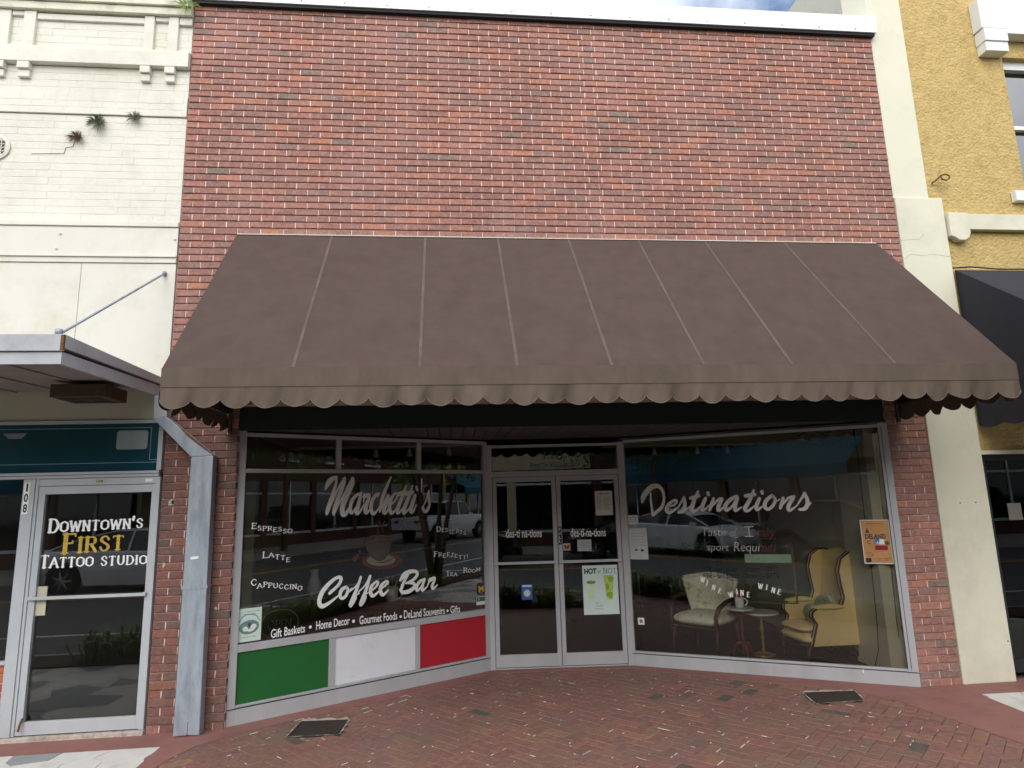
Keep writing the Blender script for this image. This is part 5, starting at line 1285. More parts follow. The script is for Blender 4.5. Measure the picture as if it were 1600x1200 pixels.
g = MB(); g.tube([TA(.02, -.30, .175), TA(.15, -.302, .155), TA(.3, -.302, .175), TA(.45, -.302, .155), TA(.60, -.29, .175), TA(.64, -.1, .16), TA(.64, .1, .16), TA(.60, .29, .175)], .010, 6); part('wood_trim', g, m_wood, AC, smooth=True)
pil = soft('cushion', TA, .09, -.21, .375, .20, .20, .62, m_floral2, None, .45); tag(pil, 'grey green patterned cushion propped on the yellow armchair', 'cushion')
pil = soft('cushion', TA, .36, .02, .365, .48, .24, .56, m_floral2, None, .45); tag(pil, 'small patterned cushion on the front of the armchair seat', 'cushion')

# ceiling spots
def spots(y, xs, names, z=2.37):
    for x, lb in zip(xs, names):
        t = thing('spotlight', lb, 'spotlight', (x, y, z), 'unlit track spotlights inside the windows')
        g = MB(); g.tube([(x, y, z), (x, y, z - .04)], .006, 6); part('stem', g, m_china, t)
        g = MB(); g.lathe([(.012, -.035), (.020, -.05), (.024, -.075), (.034, -.115), (.030, -.118)], (x, y, z), 16); part('lamp_head', g, m_china, t, smooth=True)
spots(1.60, (1.60, 1.97, 2.41), ['spotlight left of three behind the transom above the script name', 'middle spotlight of three behind the left transom', 'spotlight right of three behind the left transom, nearest the doors'])
spots(2.18, (4.99, 5.55, 5.95), ['spotlight nearest the doors at the top of the right window', 'middle spotlight of three at the top of the right window', 'spotlight farthest from the doors at the top of the right window'])
for y, x0, x1, lb in ((1.60, .75, 2.7, 'pale ceiling track inside the left window'), (2.18, 4.5, 6.3, 'pale ceiling track inside the right window')):
    g = MB(); g.box(x0, y - .015, 2.3745 - .012, x1, y + .015, 2.3738); tag(part('light_track', g, m_china), lb, 'light track')
# cord and adaptor by the right wall
g = MB(); g.tube([(6.375, .215, 2.36), (6.383, .21, 2.0), (6.378, .212, 1.5), (6.385, .21, 1.15), (6.38, .212, .8), (6.375, .215, .5), (6.36, .22, .28), (6.32, .24, .13), (6.27, .25, .105)], .0035, 6)
g.box(6.372, .20, 1.02, 6.392, .218, 1.10)
tag(part('power_cable', g, m_blk, smooth=False), 'black power cord hanging beside the pale wall in the right window', 'cord')
g = MB(); g.box(6.17, .20, FZ, 6.26, .26, FZ + .035); tag(part('power_adaptor', g, m_china, bevel=.004), 'white power adaptor on the window floor behind the armchair', 'adaptor')
g = MB()
for k in range(3):
    P = [(5.95 + .6 * i / 8 - .02 * k, .50 - .36 * i / 8 + .02 * k, 2.30 - .09 * k * i / 8 + .05 * math.sin(i * 1.1 + k)) for i in range(9)]
    g.tube(P, .0035, 5)
g.tube([(6.52, .11, 2.36), (6.50, .11, 1.6), (6.515, .11, 1.1), (6.50, .11, .4)], .0035, 5)
tag(part('light_string', g, m_leaf_d), 'dark unlit string of lights looped at the top right window corner', 'light string')

# framed sheet hanging behind the right pane
t = thing('hanging_sign', 'clear framed sign with a pale green band hung behind the right pane', 'sign', TR(1.35, .09, .68))
g = MB()
for b in ((1.635, .085, .67, 1.655, .095, 1.24), (1.19, .085, .665, 1.66, .095, .675), (1.31, .085, 1.285, 1.5, .095, 1.292)): g.box(*b, T=TR)
part('frame', g, m_binding, t)
g = MB(); g.box(1.195, .088, 1.055, 1.63, .092, 1.135, T=TR); part('band', g, mat('pale_green_sheet', srgb(170, 196, 170), .5, var=.12, vscale=12), t)

# counter, mug and vase in the left window
t = thing('counter', 'dark round topped counter inside the left window', 'counter', TL(1.5, .45, FZ))
g = MB(); c = TL(1.52, .42, 0); g.lathe([(.30, .745), (.31, .75), (.31, .762), (.30, .768)], (c[0], c[1], 0), 36); part('tabletop', g, m_wood, t)
g = MB(); g.lathe([(.2, FZ), (.18, FZ + .03), (.04, FZ + .06), (.04, .745)], (c[0], c[1], 0), 20); part('pedestal', g, m_wood, t, smooth=True)
mug((TL(1.60, .30, .77)), 'white mug of candy sticks on the dark counter behind the coffee bar lettering', 1.35)
t = thing('plant_stand', 'slim dark stand holding the white vase in the left window', 'stand', TL(.80, .30, FZ))
c = TL(.80, .30, 0); g = MB(); g.lathe([(.10, FZ), (.02, FZ + .03), (.02, .86), (.11, .885), (.11, .90)], (c[0], c[1], 0), 20); part('column', g, m_wood, t, smooth=True)
g = MB(); g.lathe([(.035, 0), (.062, .03), (.066, .10), (.04, .17), (.03, .21), (.042, .245), (.036, .245)], (c[0], c[1], .901), 20); tag(part('vase', g, mat('dim_glaze', srgb(150, 152, 146), .4), smooth=True), 'small white vase on the slim dark stand in the left window', 'vase')
t = thing('neon_sign', 'unlit oval open sign low in the left window corner', 'sign', TL(.42, .10, .55))
g = MB(); m_neon = mat('unlit_neon_tube', srgb(150, 146, 78), .4)
for rr_ in (.165,): g.tube([TL(.43 + rr_ * math.cos(a), .10, .73 + rr_ * .72 * math.sin(a)) for a in [i * math.pi / 16 for i in range(33)]], .004, 5)
part('tube', g, m_neon, t, smooth=True)
g = MB(); text(g, TL, 'OPEN', .33, .69, .53, .69, .075, .075, d=.10, bold=-.01); part('letters', g, mat('unlit_neon_letters', srgb(96, 100, 84), .5), t, fix=False)

# ================================================================ POSTERS AND STICKERS (taped to the panes)
def sheet(name, label, cat, key, m, d=.0256, grp=None, skew=0.0):
    pl, u0, z0, u1, z1 = RECTS[key]; T = TF[pl]
    t = thing(name, label, cat, T((u0 + u1) / 2, d, z0), grp)
    g = MB(); g.prism([(u0, z0 + skew), (u1, z0), (u1, z1), (u0, z1 + skew)], 1, d, d + .0012, T=lambda x, y, z: T(x, y, z)); part('paper', g, m, t)
    return t, T, u0, z0, u1, z1
m_paper = mat('white_paper', srgb(222, 226, 222), .8, var=.03)
PP = .0251
def rc(g, T, u0, z0, u1, z1, d=PP): g.add([T(u0, d, z0), T(u1, d, z0), T(u1, d, z1), T(u0, d, z1)], [(0, 1, 2, 3)])
def lines(t, T, L, m, h=.006):
    g = MB()
    for u0, u1, z in L:
        r = random.Random(int(u0 * 977 + z * 1999)); x = u0
        while x < u1 - .004:
            w = r.uniform(.008, .022); rc(g, T, x, z, min(x + w, u1), z + h * r.uniform(.6, 1)); x += w + .005
    part('print', g, m, t, fix=False)
m_ink = mat('ink', srgb(70, 72, 76), .8)
# drink poster
t, T, u0, z0, u1, z1 = sheet('poster', 'pale green drinks poster headed HOT or NOT on the right door', 'poster', 'hot', mat('mint_paper', srgb(214, 232, 226), .7, var=.04, vscale=6))
g = MB(); text(g, T, 'HOT', u0 + .02, z1 - .085, u0 + .155, z1 - .083, .050, .050, d=PP, bold=.05); part('print', g, mat('dark_green_ink', srgb(44, 78, 34), .8), t, fix=False)
g = MB(); text(g, T, 'or', u0 + .165, z1 - .083, u0 + .20, z1 - .083, .042, .042, d=PP); part('print', g, m_grey_v, t, fix=False)
g = MB(); serif_word(g, T, 'NOT', u0 + .225, z1 - .085, u1 - .01, z1 - .085, .05, .05, thick=.05, thin=.035, serif=.2, d=PP); part('print', g, m_ink, t, fix=False)
g = MB(); P = [(u0 + .04, z0 + .33), (u0 + .135, z0 + .33), (u0 + .115, z0 + .16), (u0 + .055, z0 + .16)]
g.add([T(u, PP, z) for u, z in P], [(0, 1, 2, 3)]); part('print', g, mat('pale_lime', srgb(206, 230, 196), .8), t, fix=False)
g = MB(); blob(g, T, u0 + .088, z0 + .332, .052, .017, PP - .0004); part('print', g, mat('leaf_print', srgb(120, 150, 88), .8), t, fix=False)
g = MB(); P = [(u0 + .225, z0 + .40), (u0 + .335, z0 + .40), (u0 + .315, z0 + .15), (u0 + .25, z0 + .15)]
g.add([T(u, PP, z) for u, z in P], [(0, 1, 2, 3)]); part('print', g, mat('lime_drink', srgb(186, 210, 120), .8, var=.3, vscale=30), t, fix=False)
g = MB(); blob(g, T, u0 + .285, z0 + .20, .035, .03, PP - .0004); blob(g, T, u0 + .30, z0 + .36, .03, .03, PP - .0005); blob(g, T, u0 + .262, z0 + .28, .02, .035, PP - .0006); part('print', g, mat('lime_slice', srgb(150, 180, 50), .8, var=.3, vscale=40), t, fix=False)
lines(t, T, [(u0 + .13, u0 + .16, z0 + .115), (u0 + .125, u0 + .21, z0 + .085), (u0 + .12, u0 + .22, z0 + .055)], m_grey_v)
# opening hours
t, T, u0, z0, u1, z1 = sheet('notice', 'white opening hours list at the upper corner of the right door', 'notice', 'hours', m_paper)
lines(t, T, [(u0 + .035, u1 - .03, z1 - .035)], m_ink, .012)
lines(t, T, [(u0 + .02, u0 + .07, z1 - .07 - k * .021) for k in range(7)] + [(u0 + .095, u1 - .02, z1 - .07 - k * .021) for k in range(7)], m_grey_v)
t, T, u0, z0, u1, z1 = sheet('notice', 'small square grey notice under the lettering of the right door', 'notice', 'note', mat('grey_paper', srgb(180, 184, 188), .8))
lines(t, T, [(u0 + .03, u1 - .03, z1 - .03 - k * .018) for k in range(4)], m_grey_v, .004)
t, T, u0, z0, u1, z1 = sheet('sticker', 'small square sticker with a brown butterfly beside the lock of the right door', 'sticker', 'bfly', m_cream_in)
g = MB()
for s_ in (-1, 1): blob(g, T, (u0 + u1) / 2 + s_ * .016, (z0 + z1) / 2 + .008, .016, .012, PP, rot=s_ * .5); blob(g, T, (u0 + u1) / 2 + s_ * .011, (z0 + z1) / 2 - .012, .011, .010, PP - .0003)
part('print', g, mat('butterfly_print', srgb(128, 60, 40), .8), t, fix=False)
# blue visa-like square with a white rosette
t, T, u0, z0, u1, z1 = sheet('sticker', 'blue sticker with a white rosette low on the left door', 'sticker', 'blue', mat('blue_print', srgb(58, 98, 168), .7))
g = MB(); cu, cz = (u0 + u1) / 2, (z0 + z1) / 2 - .012
for k in range(12): blob(g, T, cu + .026 * math.cos(k * math.pi / 6), cz + .026 * math.sin(k * math.pi / 6), .014, .006, PP - .00004 * k, n=8, rot=k * math.pi / 6)
blob(g, T, cu, cz, .012, .012, PP - .0006); rc(g, T, u0 + .01, z1 - .026, u1 - .01, z1 - .008); part('print', g, m_paper, t, fix=False)
# right pane papers
t, T, u0, z0, u1, z1 = sheet('notice', 'small white notice at the upper left edge of the right pane', 'notice', 'lab', m_paper)
lines(t, T, [(u0 + .015, u1 - .012, z1 - .026 - k * .014) for k in range(5)], m_ink, .006)
t, T, u0, z0, u1, z1 = sheet('notice', 'white paper notice with two small pictures at the left edge of the right pane', 'notice', 'paper', mat('off_white_paper', srgb(196, 200, 198), .8))
lines(t, T, [(u0 + .03, u1 - .03, z1 - .06 - k * .03) for k in range(5)], m_grey_v, .004)
g = MB(); blob(g, T, u0 + .075, z0 + .10, .018, .011, PP); blob(g, T, u0 + .14, z0 + .095, .018, .013, PP - .0003); part('print', g, m_ink, t, fix=False)
t, T, u0, z0, u1, z1 = sheet('sticker', 'small white badge shaped sticker low at the left of the right pane', 'sticker', 'badge', m_paper)
g = MB(); text(g, T, '88', u0 + .015, z0 + .02, u1 - .015, z0 + .02, .03, .03, d=PP); 
g = MB(); blob(g, T, (u0 + u1) / 2, (z0 + z1) / 2, .018, .018, PP); part('print', g, m_grey_v, t, fix=False)
# orange event poster
pl, u0, z0, u1, z1 = RECTS['deland']; T = TR
t = thing('poster', 'orange event poster lettered DELAND at the right edge of the right pane', 'poster', T(u0, .046, z0))
g = MB(); g.prism([(u0, z0), (u1 - .05, z0), (u1 - .05, z1), (u0, z1)], 1, .0268, .0284, T=lambda x, y, z: T(x, y, z)); part('border', g, m_paper, t)
u1 -= .05
g = MB(); g.prism([(u0 + .006, z0 + .008), (u1 - .006, z0 + .008), (u1 - .006, z1 - .006), (u0 + .006, z1 - .006)], 1, .0257, .0267, T=lambda x, y, z: T(x, y, z))
part('paper', g, mat('orange_print', srgb(186, 138, 88), .7, var=.18, vscale=9, stain=srgb(140, 100, 66), sscale=7, samt=.8), t)
W_ = u1 - u0; H_ = z1 - z0
g = MB(); text(g, T, 'DELAND', u0 + .12 * W_, z0 + .57 * H_, u0 + .84 * W_, z0 + .57 * H_, .1 * H_, .1 * H_, d=PP, bold=.05); text(g, T, 'C', u0 + .17 * W_, z0 + .45 * H_, u0 + .28 * W_, z0 + .45 * H_, .07 * H_, .07 * H_, d=PP, bold=.03)
g.add([T(u0 + a * W_, PP, z0 + b * H_) for a, b in ((.14, .70), (.30, .70), (.22, .82))], [(0, 1, 2)])
blob(g, T, u0 + .86 * W_, z0 + .47 * H_, .075 * W_, .045 * H_, PP - .0002)
part('print', g, m_ink, t, fix=False)
g = MB(); g.add([T(u0 + a * W_, PP, z0 + b * H_) for a, b in ((.45, .44), (.58, .44), (.62, .55), (.52, .60), (.45, .55))], [(0, 1, 2, 3, 4)]); part('print', g, mat('blue_ink', srgb(60, 120, 170), .8), t, fix=False)
g = MB(); rc(g, T, u0 + .60 * W_, z0 + .44 * H_, u0 + .76 * W_, z0 + .56 * H_); text(g, T, 'ART', u0 + .48 * W_, z0 + .445 * H_, u0 + .74 * W_, z0 + .445 * H_, .06 * H_, .06 * H_, d=PP - .0008, bold=.02); part('print', g, m_paper, t, fix=False)
g = MB(); rc(g, T, u0 + .43 * W_, z0 + .31 * H_, u0 + .86 * W_, z0 + .415 * H_); part('print', g, mat('crimson_ink', srgb(140, 30, 56), .8), t, fix=False)
g = MB(); rc(g, T, u0 + .06 * W_, z0 + .03 * H_, u0 + .25 * W_, z0 + .13 * H_, PP); part('print', g, mat('navy_ink', srgb(44, 48, 66), .8), t, fix=False)
lines(t, T, [(u0 + .2 * W_, u1 - .2 * W_, z1 - .09 * H_), (u0 + .1 * W_, u0 + .3 * W_, z0 + .25 * H_), (u0 + .1 * W_, u0 + .35 * W_, z0 + .21 * H_), (u0 + .1 * W_, u0 + .33 * W_, z0 + .17 * H_), (u0 + .45 * W_, u1 - .1 * W_, z0 + .12 * H_), (u0 + .5 * W_, u1 - .15 * W_, z0 + .08 * H_)], mat('brown_ink', srgb(110, 74, 50), .8), .006)
# left pane papers
t, T, u0, z0, u1, z1 = sheet('poster', 'pale green poster with an oval picture at the lower left of the left pane', 'poster', 'ring', mat('pale_green_paper', srgb(206, 224, 214), .8, var=.05))
cu, cz = (u0 + u1) / 2, z0 + .115
g = MB(); blob(g, T, cu, cz, .082, .056, PP, rot=.1); part('print', g, mat('grey_green_ink', srgb(112, 140, 136), .8, var=.35, vscale=40), t, fix=False)
g = MB(); blob(g, T, cu - .03, cz - .012, .022, .02, PP - .0003); blob(g, T, cu + .035, cz + .0, .026, .022, PP - .0003, rot=.6); blob(g, T, cu + .01, cz - .025, .03, .012, PP - .0004); part('print', g, m_paper, t, fix=False)
g = MB(); blob(g, T, cu + .0, cz + .018, .012, .018, PP - .0005); part('print', g, m_ink, t, fix=False)
g = MB(); ribbon(g, T, [(cu - .085, z0 + .16, .004), (cu - .05, z0 + .205, .005), (cu, z0 + .218, .005), (cu + .05, z0 + .205, .005), (cu + .085, z0 + .16, .004)], PP); part('print', g, mat('pale_blue_ink', srgb(130, 160, 176), .8), t, fix=False)
lines(t, T, [(u0 + .06, u1 - .02, z1 - .03), (u0 + .05, u1 - .05, z1 - .05), (u0 + .03, u1 - .04, z0 + .035)], m_grey_v, .005)
t, T, u0, z0, u1, z1 = sheet('sticker', 'dark purple sticker with a gold letter at the lower right of the left pane', 'sticker', 'm', mat('purple_print', srgb(60, 56, 84), .7))
g = MB(); text(g, T, 'M', u0 + .012, z0 + .03, u1 - .012, z0 + .03, .055, .055, d=PP, bold=.05); part('print', g, mat('gold_print', srgb(206, 172, 60), .7), t, fix=False)
g = MB(); blob(g, T, (u0 + u1) / 2, z0 + .018, .02, .008, PP); part('print', g, mat('pink_print', srgb(170, 70, 90), .7), t, fix=False)
t, T, u0, z0, u1, z1 = sheet('sticker', 'green and white sticker just below the purple one on the left pane', 'sticker', 'gw', m_paper)
g = MB(); rc(g, T, u0 + .004, z0 + .035, u1 - .004, z1 - .004); part('print', g, mat('green_print', srgb(46, 112, 86), .7), t, fix=False)
g = MB(); text(g, T, 'A', u0 + .02, z0 + .045, u0 + .045, z0 + .045, .024, .024, d=PP - .0004); part('print', g, m_paper, t, fix=False)
# pull plate on the door stile
pl, u0, z0, u1, z1 = RECTS['pull']
g = MB(); g.box(.752, .0045, 1.255, .786, .0075, 1.445, T=TD); pp = part('pull_plate', g, m_blk, doors[1])
g = MB()
for k, c_ in enumerate('PULL'): text(g, TD, c_, .760, 1.403 - k * .043, .778, 1.403 - k * .043, .030, .030, d=.0038, bold=.01)
part('lettering', g, m_letter, pp, fix=False)
# ================================================================ THE STREET BEHIND THE CAMERA (seen mirrored in the glass)
m_carw = mat('white_car_paint', srgb(226, 228, 232), .25, var=.01, spec=.7)
m_carblk = mat('dark_car_paint', srgb(34, 36, 40), .25, var=.01, spec=.7)
m_tyre = mat('tyre_rubber', srgb(28, 28, 28), .9)
m_rim = mat('alloy_rim', srgb(150, 152, 156), .35, .6)
m_cglass = mat('car_glass', srgb(20, 24, 28), .06, spec=.8)
m_lampr = mat('red_lamp', srgb(150, 20, 24), .3); m_lampw = mat('clear_lamp', srgb(220, 222, 226), .2)

def car(label, loc, rot, paint, kind, cat='car', name='parked_car'):
    """cross sections along the length: x, half width at sill, z sill, half width belt, z belt, half width top, z top"""
    t = thing(name, label, cat, (0, 0, 0))
    L = {'sedan': 4.7, 'truck': 5.8, 'suv': 4.6}[kind]
    if kind == 'truck':
        S = [(-2.9, .90, .62, .94, 1.12, .90, 1.16), (-2.86, .93, .55, .97, 1.14, .95, 1.18), (-1.0, .95, .50, .99, 1.16, .96, 1.20), (-.98, .95, .50, .99, 1.18, .96, 1.24), (1.15, .95, .50, .99, 1.18, .94, 1.24), (2.3, .95, .52, .98, 1.14, .88, 1.20), (2.8, .90, .55, .94, 1.02, .84, 1.08), (2.9, .84, .60, .86, .92, .8, .95)]
        G = [(-.98, .90, 1.20, .80, 1.86), (-.86, .90, 1.20, .80, 1.92), (.2, .90, 1.20, .80, 1.93), (.75, .90, 1.20, .78, 1.86), (1.35, .90, 1.18, .80, 1.22)]
        wx, wr = (-1.75, 1.85), .42
    elif kind == 'suv':
        S = [(-2.25, .80, .50, .86, .95, .80, 1.05), (-2.15, .88, .35, .92, 1.0, .88, 1.08), (0, .90, .28, .94, .98, .90, 1.04), (1.2, .90, .28, .93, .94, .86, 1.0), (2.05, .84, .32, .88, .82, .74, .88), (2.28, .74, .40, .76, .66, .66, .70)]
        G = [(-2.15, .84, 1.03, .62, 1.1), (-1.9, .86, 1.03, .66, 1.55), (-1.0, .88, 1.02, .68, 1.64), (0.1, .88, 1.02, .66, 1.62), (.7, .87, 1.0, .68, 1.4), (1.3, .84, .99, .72, 1.02)]
        wx, wr = (-1.38, 1.40), .36
    else:
        S = [(-2.35, .72, .45, .78, .85, .70, .92), (-2.2, .86, .30, .90, .94, .82, 1.0), (-1.2, .90, .24, .93, .96, .88, 1.0), (.4, .90, .22, .93, .92, .88, .96), (1.3, .90, .24, .92, .86, .82, .92), (2.05, .84, .28, .86, .72, .70, .78), (2.35, .66, .38, .68, .58, .56, .62)]
        G = [(-2.0, .80, .96, .62, 1.0), (-1.35, .84, .97, .58, 1.24), (-.5, .86, .95, .56, 1.43), (.15, .86, .94, .56, 1.43), (.75, .86, .93, .62, 1.22), (1.4, .80, .90, .70, .94)]
        wx, wr = (-1.45, 1.45), .35
    # body skin with wheel arches cut by lifting the sill
    g = MB(); rows = []
    def lerpS(x):
        for a, b_ in zip(S[:-1], S[1:]):
            if a[0] <= x <= b_[0]:
                k = (x - a[0]) / (b_[0] - a[0]); k = k * k * (3 - 2 * k) if kind != 'truck' else k
                return [a[i] + (b_[i] - a[i]) * k for i in range(7)]
        return list(S[-1])
    n = 72; x0, x1 = S[0][0], S[-1][0]
    for i in range(n + 1):
        x = x0 + (x1 - x0) * i / n; s = lerpS(x); zs = s[2]
        for w in wx:
            if abs(x - w) < wr + .06: zs = max(zs, math.sqrt(max(0, (wr + .06) ** 2 - (x - w) ** 2)) + wr)
        zs = min(zs, s[4] - .05)
        mid = (zs + s[4]) / 2
        half = [(s[1], zs), (s[1] + .03, (zs + mid) / 2), (s[3] + .012, mid), (s[3] + .006, mid + .35 * (s[4] - mid)), (s[3], s[4]), (s[5], s[6]), (s[5] * .6, s[6] + .015), (0, s[6] + .025)]
        ring = [(x, -y, z) for y, z in half] + [(x, y, z) for y, z in reversed(half[:-1])]
        rows.append(ring)
    m_ = len(rows[0]); V = [p for r_ in rows for p in r_]
    F = [(i * m_ + j, (i + 1) * m_ + j, (i + 1) * m_ + j + 1, i * m_ + j + 1) for i in range(n) for j in range(m_ - 1)]
    F += [tuple(range(m_)), tuple(range(n * m_, (n + 1) * m_))]
    g.add(V, F)
    if kind == 'truck': pass
    part('body', g, paint, t, smooth=False)
    # glasshouse
    g = MB(); V = []; kk = len(G)
    for x, w0, z0, w1, z1 in G: V += [(x, -w0, z0 - .06), (x, -w1, z1), (x, w1, z1), (x, w0, z0 - .06)]
    F = [(4 * i + j, 4 * i + 4 + j, 4 * i + 5 + j, 4 * i + 1 + j) for i in range(kk - 1) for j in range(3)] + [(0, 1, 2, 3), tuple(4 * (kk - 1) + j for j in range(4))]
    g.add(V, F); part('glasshouse', g, m_cglass, t)
    g = MB()
    top = [q_ for q_ in G if q_[4] - q_[2] > .2]
    V = []
    for x, w0, z0, w1, z1 in top: V += [(x, -w1 - .01, z1 - .03), (x, -w1 + .06, z1 + .012), (x, 0, z1 + .03), (x, w1 - .06, z1 + .012), (x, w1 + .01, z1 - .03)]
    g.add(V, [(5 * i + j, 5 * i + 5 + j, 5 * i + 6 + j, 5 * i + 1 + j) for i in range(len(top) - 1) for j in range(4)])
    for s_ in (-1, 1):
        P = [(x, s_ * (w1 + .006), z1 - .01) for x, w0, z0, w1, z1 in G]; g.tube(P, .022, 5)
        for xm in ((-.1,) if kind != 'truck' else (.1,)):
            w0, w1 = G[2][1], G[2][3]; zt = G[2][4]; g.tube([(xm, s_ * (w0 + .012), G[2][2]), (xm, s_ * (w1 + .012), zt - .02)], .03, 5)
    part('roof', g, paint, t, fix=False)
    for w in wx:
        for s_ in (-1, 1):
            y = s_ * .83; q = MB()
            prof = [(wr * .62, -.10), (wr * .95, -.11), (wr, -.07), (wr, .07), (wr * .95, .11), (wr * .62, .10)]
            q.lathe(prof, (0, 0, 0), 28); q.v = [(w + vx, y + vz, wr + vy) for vx, vy, vz in q.v]
            wh = part('wheel', q, m_tyre, t, smooth=True)
            q = MB(); yo = y + s_ * .085
            for k in range(7):
                a = k * 2 * math.pi / 7; q.tube([(w, yo + s_ * .015, wr), (w + wr * .62 * math.cos(a), yo, wr + wr * .62 * math.sin(a))], [.045, .022], 5)
            q.tube([(w + wr * .62 * math.cos(a), yo, wr + wr * .62 * math.sin(a)) for a in [i * math.pi / 12 for i in range(25)]], .018, 5)
            part('rim', q, m_rim, wh)
    zf = S[-2][4] - .06
    for s_ in (-1, 1):
        g = MB(); g.box(S[-2][0] + .02, s_ * .62 - .13, zf - .12, S[-2][0] + .14, s_ * .62 + .13, zf); part('headlight', g, m_lampw, t, bevel=.02)
        g = MB(); g.box(S[0][0] - .015, s_ * .62 - .14, S[1][4] - .22, S[0][0] + .06, s_ * .62 + .14, S[1][4] - .08); part('tail_light', g, m_lampr, t, bevel=.01)
        g = MB(); g.box(G[-1][0] - .42, s_ * .98 - .09, S[3][4] + .0, G[-1][0] - .28, s_ * .98 + .09, S[3][4] + .13); part('mirror', g, paint, t, bevel=.02)
        g = MB()
        for xd in ((-.55, .45) if kind != 'truck' else (-.35, .6)): g.box(xd - .09, s_ * (S[3][3] + .018) - .01, S[3][4] - .12, xd + .09, s_ * (S[3][3] + .018) + .01, S[3][4] - .09)
        part('door_handle', g, paint, t)
    g = MB(); g.box(S[-2][0] + .05, -.5, .30 if kind != 'truck' else .55, S[-2][0] + .28, .5, .40 if kind != 'truck' else .85); part('grille', g, m_tyre, t, bevel=.02)
    t.location = loc; t.rotation_euler = (0, 0, rot)
    return t

car('white fastback sedan parked across the street, mirrored in the right window', (-4.8, -11.1, -.13), 0.0, m_carw, 'sedan')
car('white pickup truck across the street, mirrored in the left window', (26.2, -12.0, -.13), R(9), m_carw, 'truck', 'pickup truck', 'pickup_truck')
car('black car parked just ahead of the white sedan across the street', (.5, -11.4, -.13), 0.0, m_carblk, 'suv')
car('black parked car across the street nearest the cream shop', (6.4, -11.8, -.13), math.pi, m_carblk, 'sedan')

# planting bed by the kerb
def shrub(label, x, y, h, w, n, seed, m):
    r = random.Random(seed); t = thing('strap_leaf_shrub', label, 'shrub', (x, y, 0), 'low shrubs planted along the kerb, mirrored in the glass')
    g = MB()
    for i in range(n):
        a = r.uniform(0, 2 * math.pi); l = h * r.uniform(.7, 1.2); lean = r.uniform(.15, .9)
        d_ = Vector((math.cos(a) * lean, math.sin(a) * lean, 1)).normalized(); s_ = Vector((-math.sin(a), math.cos(a), 0)) * .009
        p0 = Vector((x + r.uniform(-.12, .12) * w, y + r.uniform(-.12, .12) * w, 0)); p1 = p0 + d_ * l * .6; p2 = p1 + (d_ + Vector((math.cos(a), math.sin(a), -.9)) * .8).normalized() * l * .45
        g.add([p0 - s_, p0 + s_, p1 + s_ * 1.3, p1 - s_ * 1.3, p2], [(0, 1, 2, 3), (3, 2, 4)])
    part('foliage', g, m, t, fix=False); return t
g = MB(); g.box(-8, -3.08, -.01, 16, -2.45, .02); structure(part('planting_bed', g, m_soil))
SH = ['shrub by the kerb opposite the downspout', 'shrub by the kerb opposite the green panel', 'shrub by the kerb opposite the white panel', 'shrub by the kerb opposite the left door', 'shrub by the kerb opposite the right door', 'shrub by the kerb opposite the floral chair', 'shrub by the kerb opposite the small tables', 'shrub by the kerb opposite the yellow armchair', 'shrub by the kerb opposite the right brick pier', 'shrub by the kerb in front of the yellow building', 'shrub at the far right end of the kerb bed', 'shrub at the left end of the kerb bed', 'second shrub from the left end of the kerb bed']
for k, x in enumerate((.4, 1.2, 2.0, 2.9, 3.6, 4.4, 5.1, 5.8, 6.6, 7.4, 8.6, -1.6, -.6)):
    shrub('dark green strap leaved ' + SH[k], x, -2.78, .50 if x < 3.2 else .40, 2.4, 170, k, m_leaf_d if k % 2 else m_leaf)

def tree(label, x, y, h, r_, n, seed, stems=1, m=m_leaf_d, z0=-.0):
    r = random.Random(seed); t = thing('street_tree', label, 'tree', (x, y, z0), 'street trees mirrored in the glass')
    g = MB(); tips = []
    for s_ in range(stems):
        a = s_ * 2 * math.pi / max(stems, 1) + r.uniform(-.4, .4); sp = .5 if stems > 1 else .05
        P = [Vector((x + .05 * math.cos(a), y + .05 * math.sin(a), z0)), Vector((x + sp * .5 * math.cos(a), y + sp * .5 * math.sin(a), z0 + h * .25)), Vector((x + sp * 1.1 * math.cos(a), y + sp * 1.1 * math.sin(a), z0 + h * .55)), Vector((x + sp * 1.6 * math.cos(a), y + sp * 1.6 * math.sin(a), z0 + h * .85))]
        R0 = (.07 if stems > 1 else .14); g.tube(P, [R0, R0 * .8, R0 * .5, R0 * .2], 8)
        for b in range(6):
            k = r.uniform(.4, 1); p = P[1].lerp(P[3], k); a2 = r.uniform(0, 6.28); q_ = p + Vector((math.cos(a2), math.sin(a2), .7)) * r_ * .6; g.tube([p, p.lerp(q_, .5) + Vector((0, 0, .1)), q_], [R0 * .35, R0 * .22, R0 * .08], 5); tips.append(q_)
    part('trunk', g, m_bark, t, smooth=True)
    g = MB(); C0 = Vector((x, y, z0 + h * .75))
    cl = [C0 + Vector((r.gauss(0, .5) * r_, r.gauss(0, .5) * r_, r.gauss(0, .35) * r_)) for _ in range(26)] + tips
    for i in range(n):
        c_ = r.choice(cl); p = c_ + Vector((r.gauss(0, 1), r.gauss(0, 1), r.gauss(0, .8))) * r_ * .2
        a = Vector((r.gauss(0, 1), r.gauss(0, 1), r.gauss(0, 1))).normalized(); b = a.orthogonal().normalized(); s_ = r.uniform(.05, .10)
        g.add([p - a * s_, p + b * s_ * .5, p + a * s_, p - b * s_ * .5], [(0, 1, 2, 3)])
    part('crown', g, m, t, fix=False)
tree('multi stemmed street tree by the kerb right of the yellow building door', 8.9, -2.7, 4.6, 1.2, 5000, 3, stems=4, m=m_leaf)
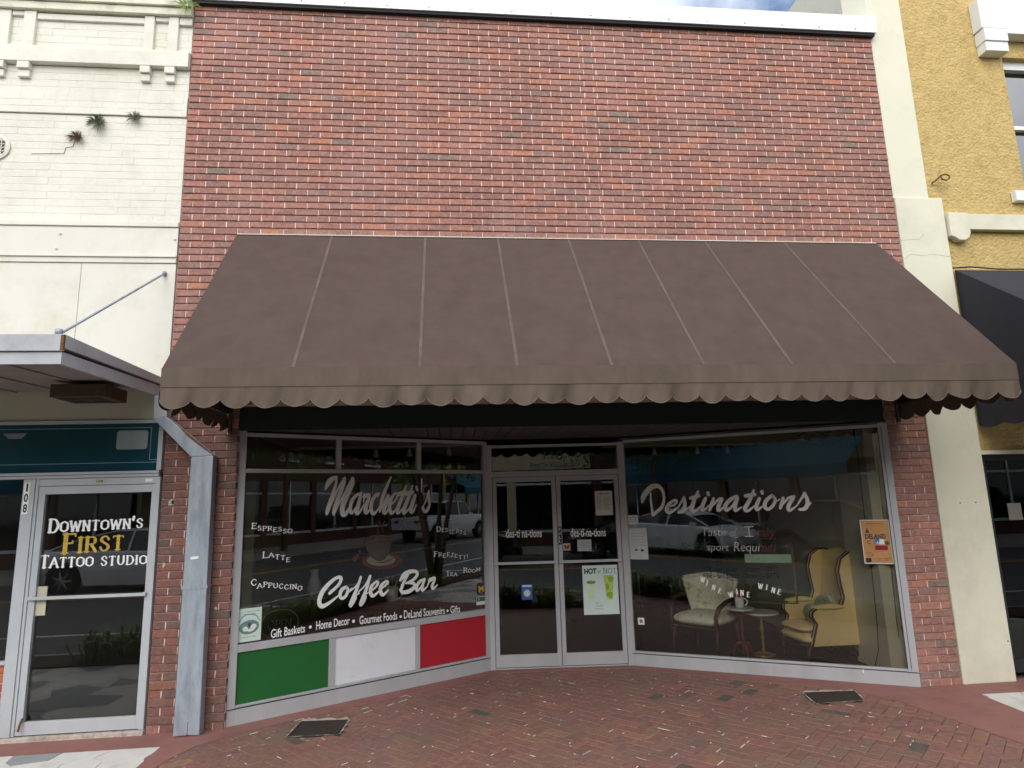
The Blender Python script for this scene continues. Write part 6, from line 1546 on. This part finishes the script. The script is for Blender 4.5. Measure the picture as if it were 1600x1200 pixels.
for k, (x, y, h) in enumerate(((13, -14.4, 6.5), (17.5, -14.6, 7), (-9, -14.5, 6), (29, -14.5, 7), (7.0, -14.5, 5.5))):
    tree(['dark street tree before the brick block opposite', 'tall dark street tree beside the brick block opposite', 'street tree far left before the teal awning building', 'street tree far along the opposite pavement', 'street tree opposite the glass doors'][k], x, y, h, 2.2, 6000, 50 + k)

# opposite row of shops
m_op1 = mat('opposite_tan_brick', srgb(150, 130, 108), .85, var=.1); m_op2 = mat('opposite_dark_brick', srgb(96, 66, 56), .85, var=.15); m_op3 = mat('opposite_cream', srgb(206, 196, 160), .85, var=.05); m_op4 = mat('opposite_yellow', srgb(206, 186, 110), .85)
m_tealaw = mat('teal_canvas', srgb(28, 92, 112), .85, var=.1)
def block(label, x0, x1, h, m, awn, seed, frame=m_wtrim):
    t = thing('opposite_shop', label, 'building', ((x0 + x1) / 2, -17, 0)); r = random.Random(seed)
    n = max(2, int((x1 - x0) / 3.2)); w = (x1 - x0) / n
    g = MB(); g.box(x0, -24, 0, x1, -17.02, h); g.box(x0, -17.02, 2.9, x1, -16.9, h); part('wall', g, m, t)
    g = MB(); g.box(x0 - .05, -17.1, h, x1 + .05, -16.7, h + .3); part('cornice', g, frame, t)
    for i in range(n):
        a = x0 + i * w
        g = MB(); g.box(a, -17.01, 0, a + .35, -16.88, 2.9); part('pier', g, m, t)
        g = MB(); g.box(a + .35, -17.01, .5, a + w, -16.95, 2.9); o = part('shop_window', g, m_cglass, t)
        g = MB(); g.box(a + .35, -16.949, .5, a + w, -16.90, .6); g.box(a + .35 + (w - .35) / 2 - .04, -16.949, .6, a + .35 + (w - .35) / 2 + .04, -16.90, 2.9); g.box(a + .35, -16.899, 2.3, a + w, -16.89, 2.38); part('frame', g, frame, o)
        g = MB(); g.box(a + .35, -17.01, 0, a + w, -16.94, .5); part('stall_riser', g, m_op2, t)
        if h > 5:
            g = MB(); g.box(a + w * .3, -16.895, 3.9, a + w * .7, -16.87, 5.4); o = part('upper_window', g, m_cglass, t)
            g = MB(); g.box(a + w * .3 - .08, -16.865, 3.8, a + w * .7 + .08, -16.82, 3.9); part('sill', g, frame, o)
    if awn:
        g = MB(); g.grid(lambda u, v: (x0 + .2 + (x1 - x0 - .4) * u, -16.88 + 1.5 * v, 3.7 - 1.0 * v), 8, 4); g.grid(lambda u, v: (x0 + .2 + (x1 - x0 - .4) * u, -15.38, 2.7 - .35 * v), 8, 1); part('awning', g, m_tealaw, t, fix=False)
block('tan shop with a long teal awning mirrored in the right window', -14, -1.2, 6.5, m_op1, True, 1)
block('cream shop across the street mirrored at the right pane edge', -1.15, 5.4, 5.8, m_op3, False, 2)
block('dark brick block across the street mirrored in the left window', 5.45, 35, 7.5, m_op2, False, 3)
block('yellow shop with a teal awning far along the street, mirrored beside the desserts lettering', 35.05, 56, 4.6, m_op4, True, 4)
block('dark brick block far left across the street, mirrored in the studio door', -40, -14.05, 7.0, m_op2, False, 5)
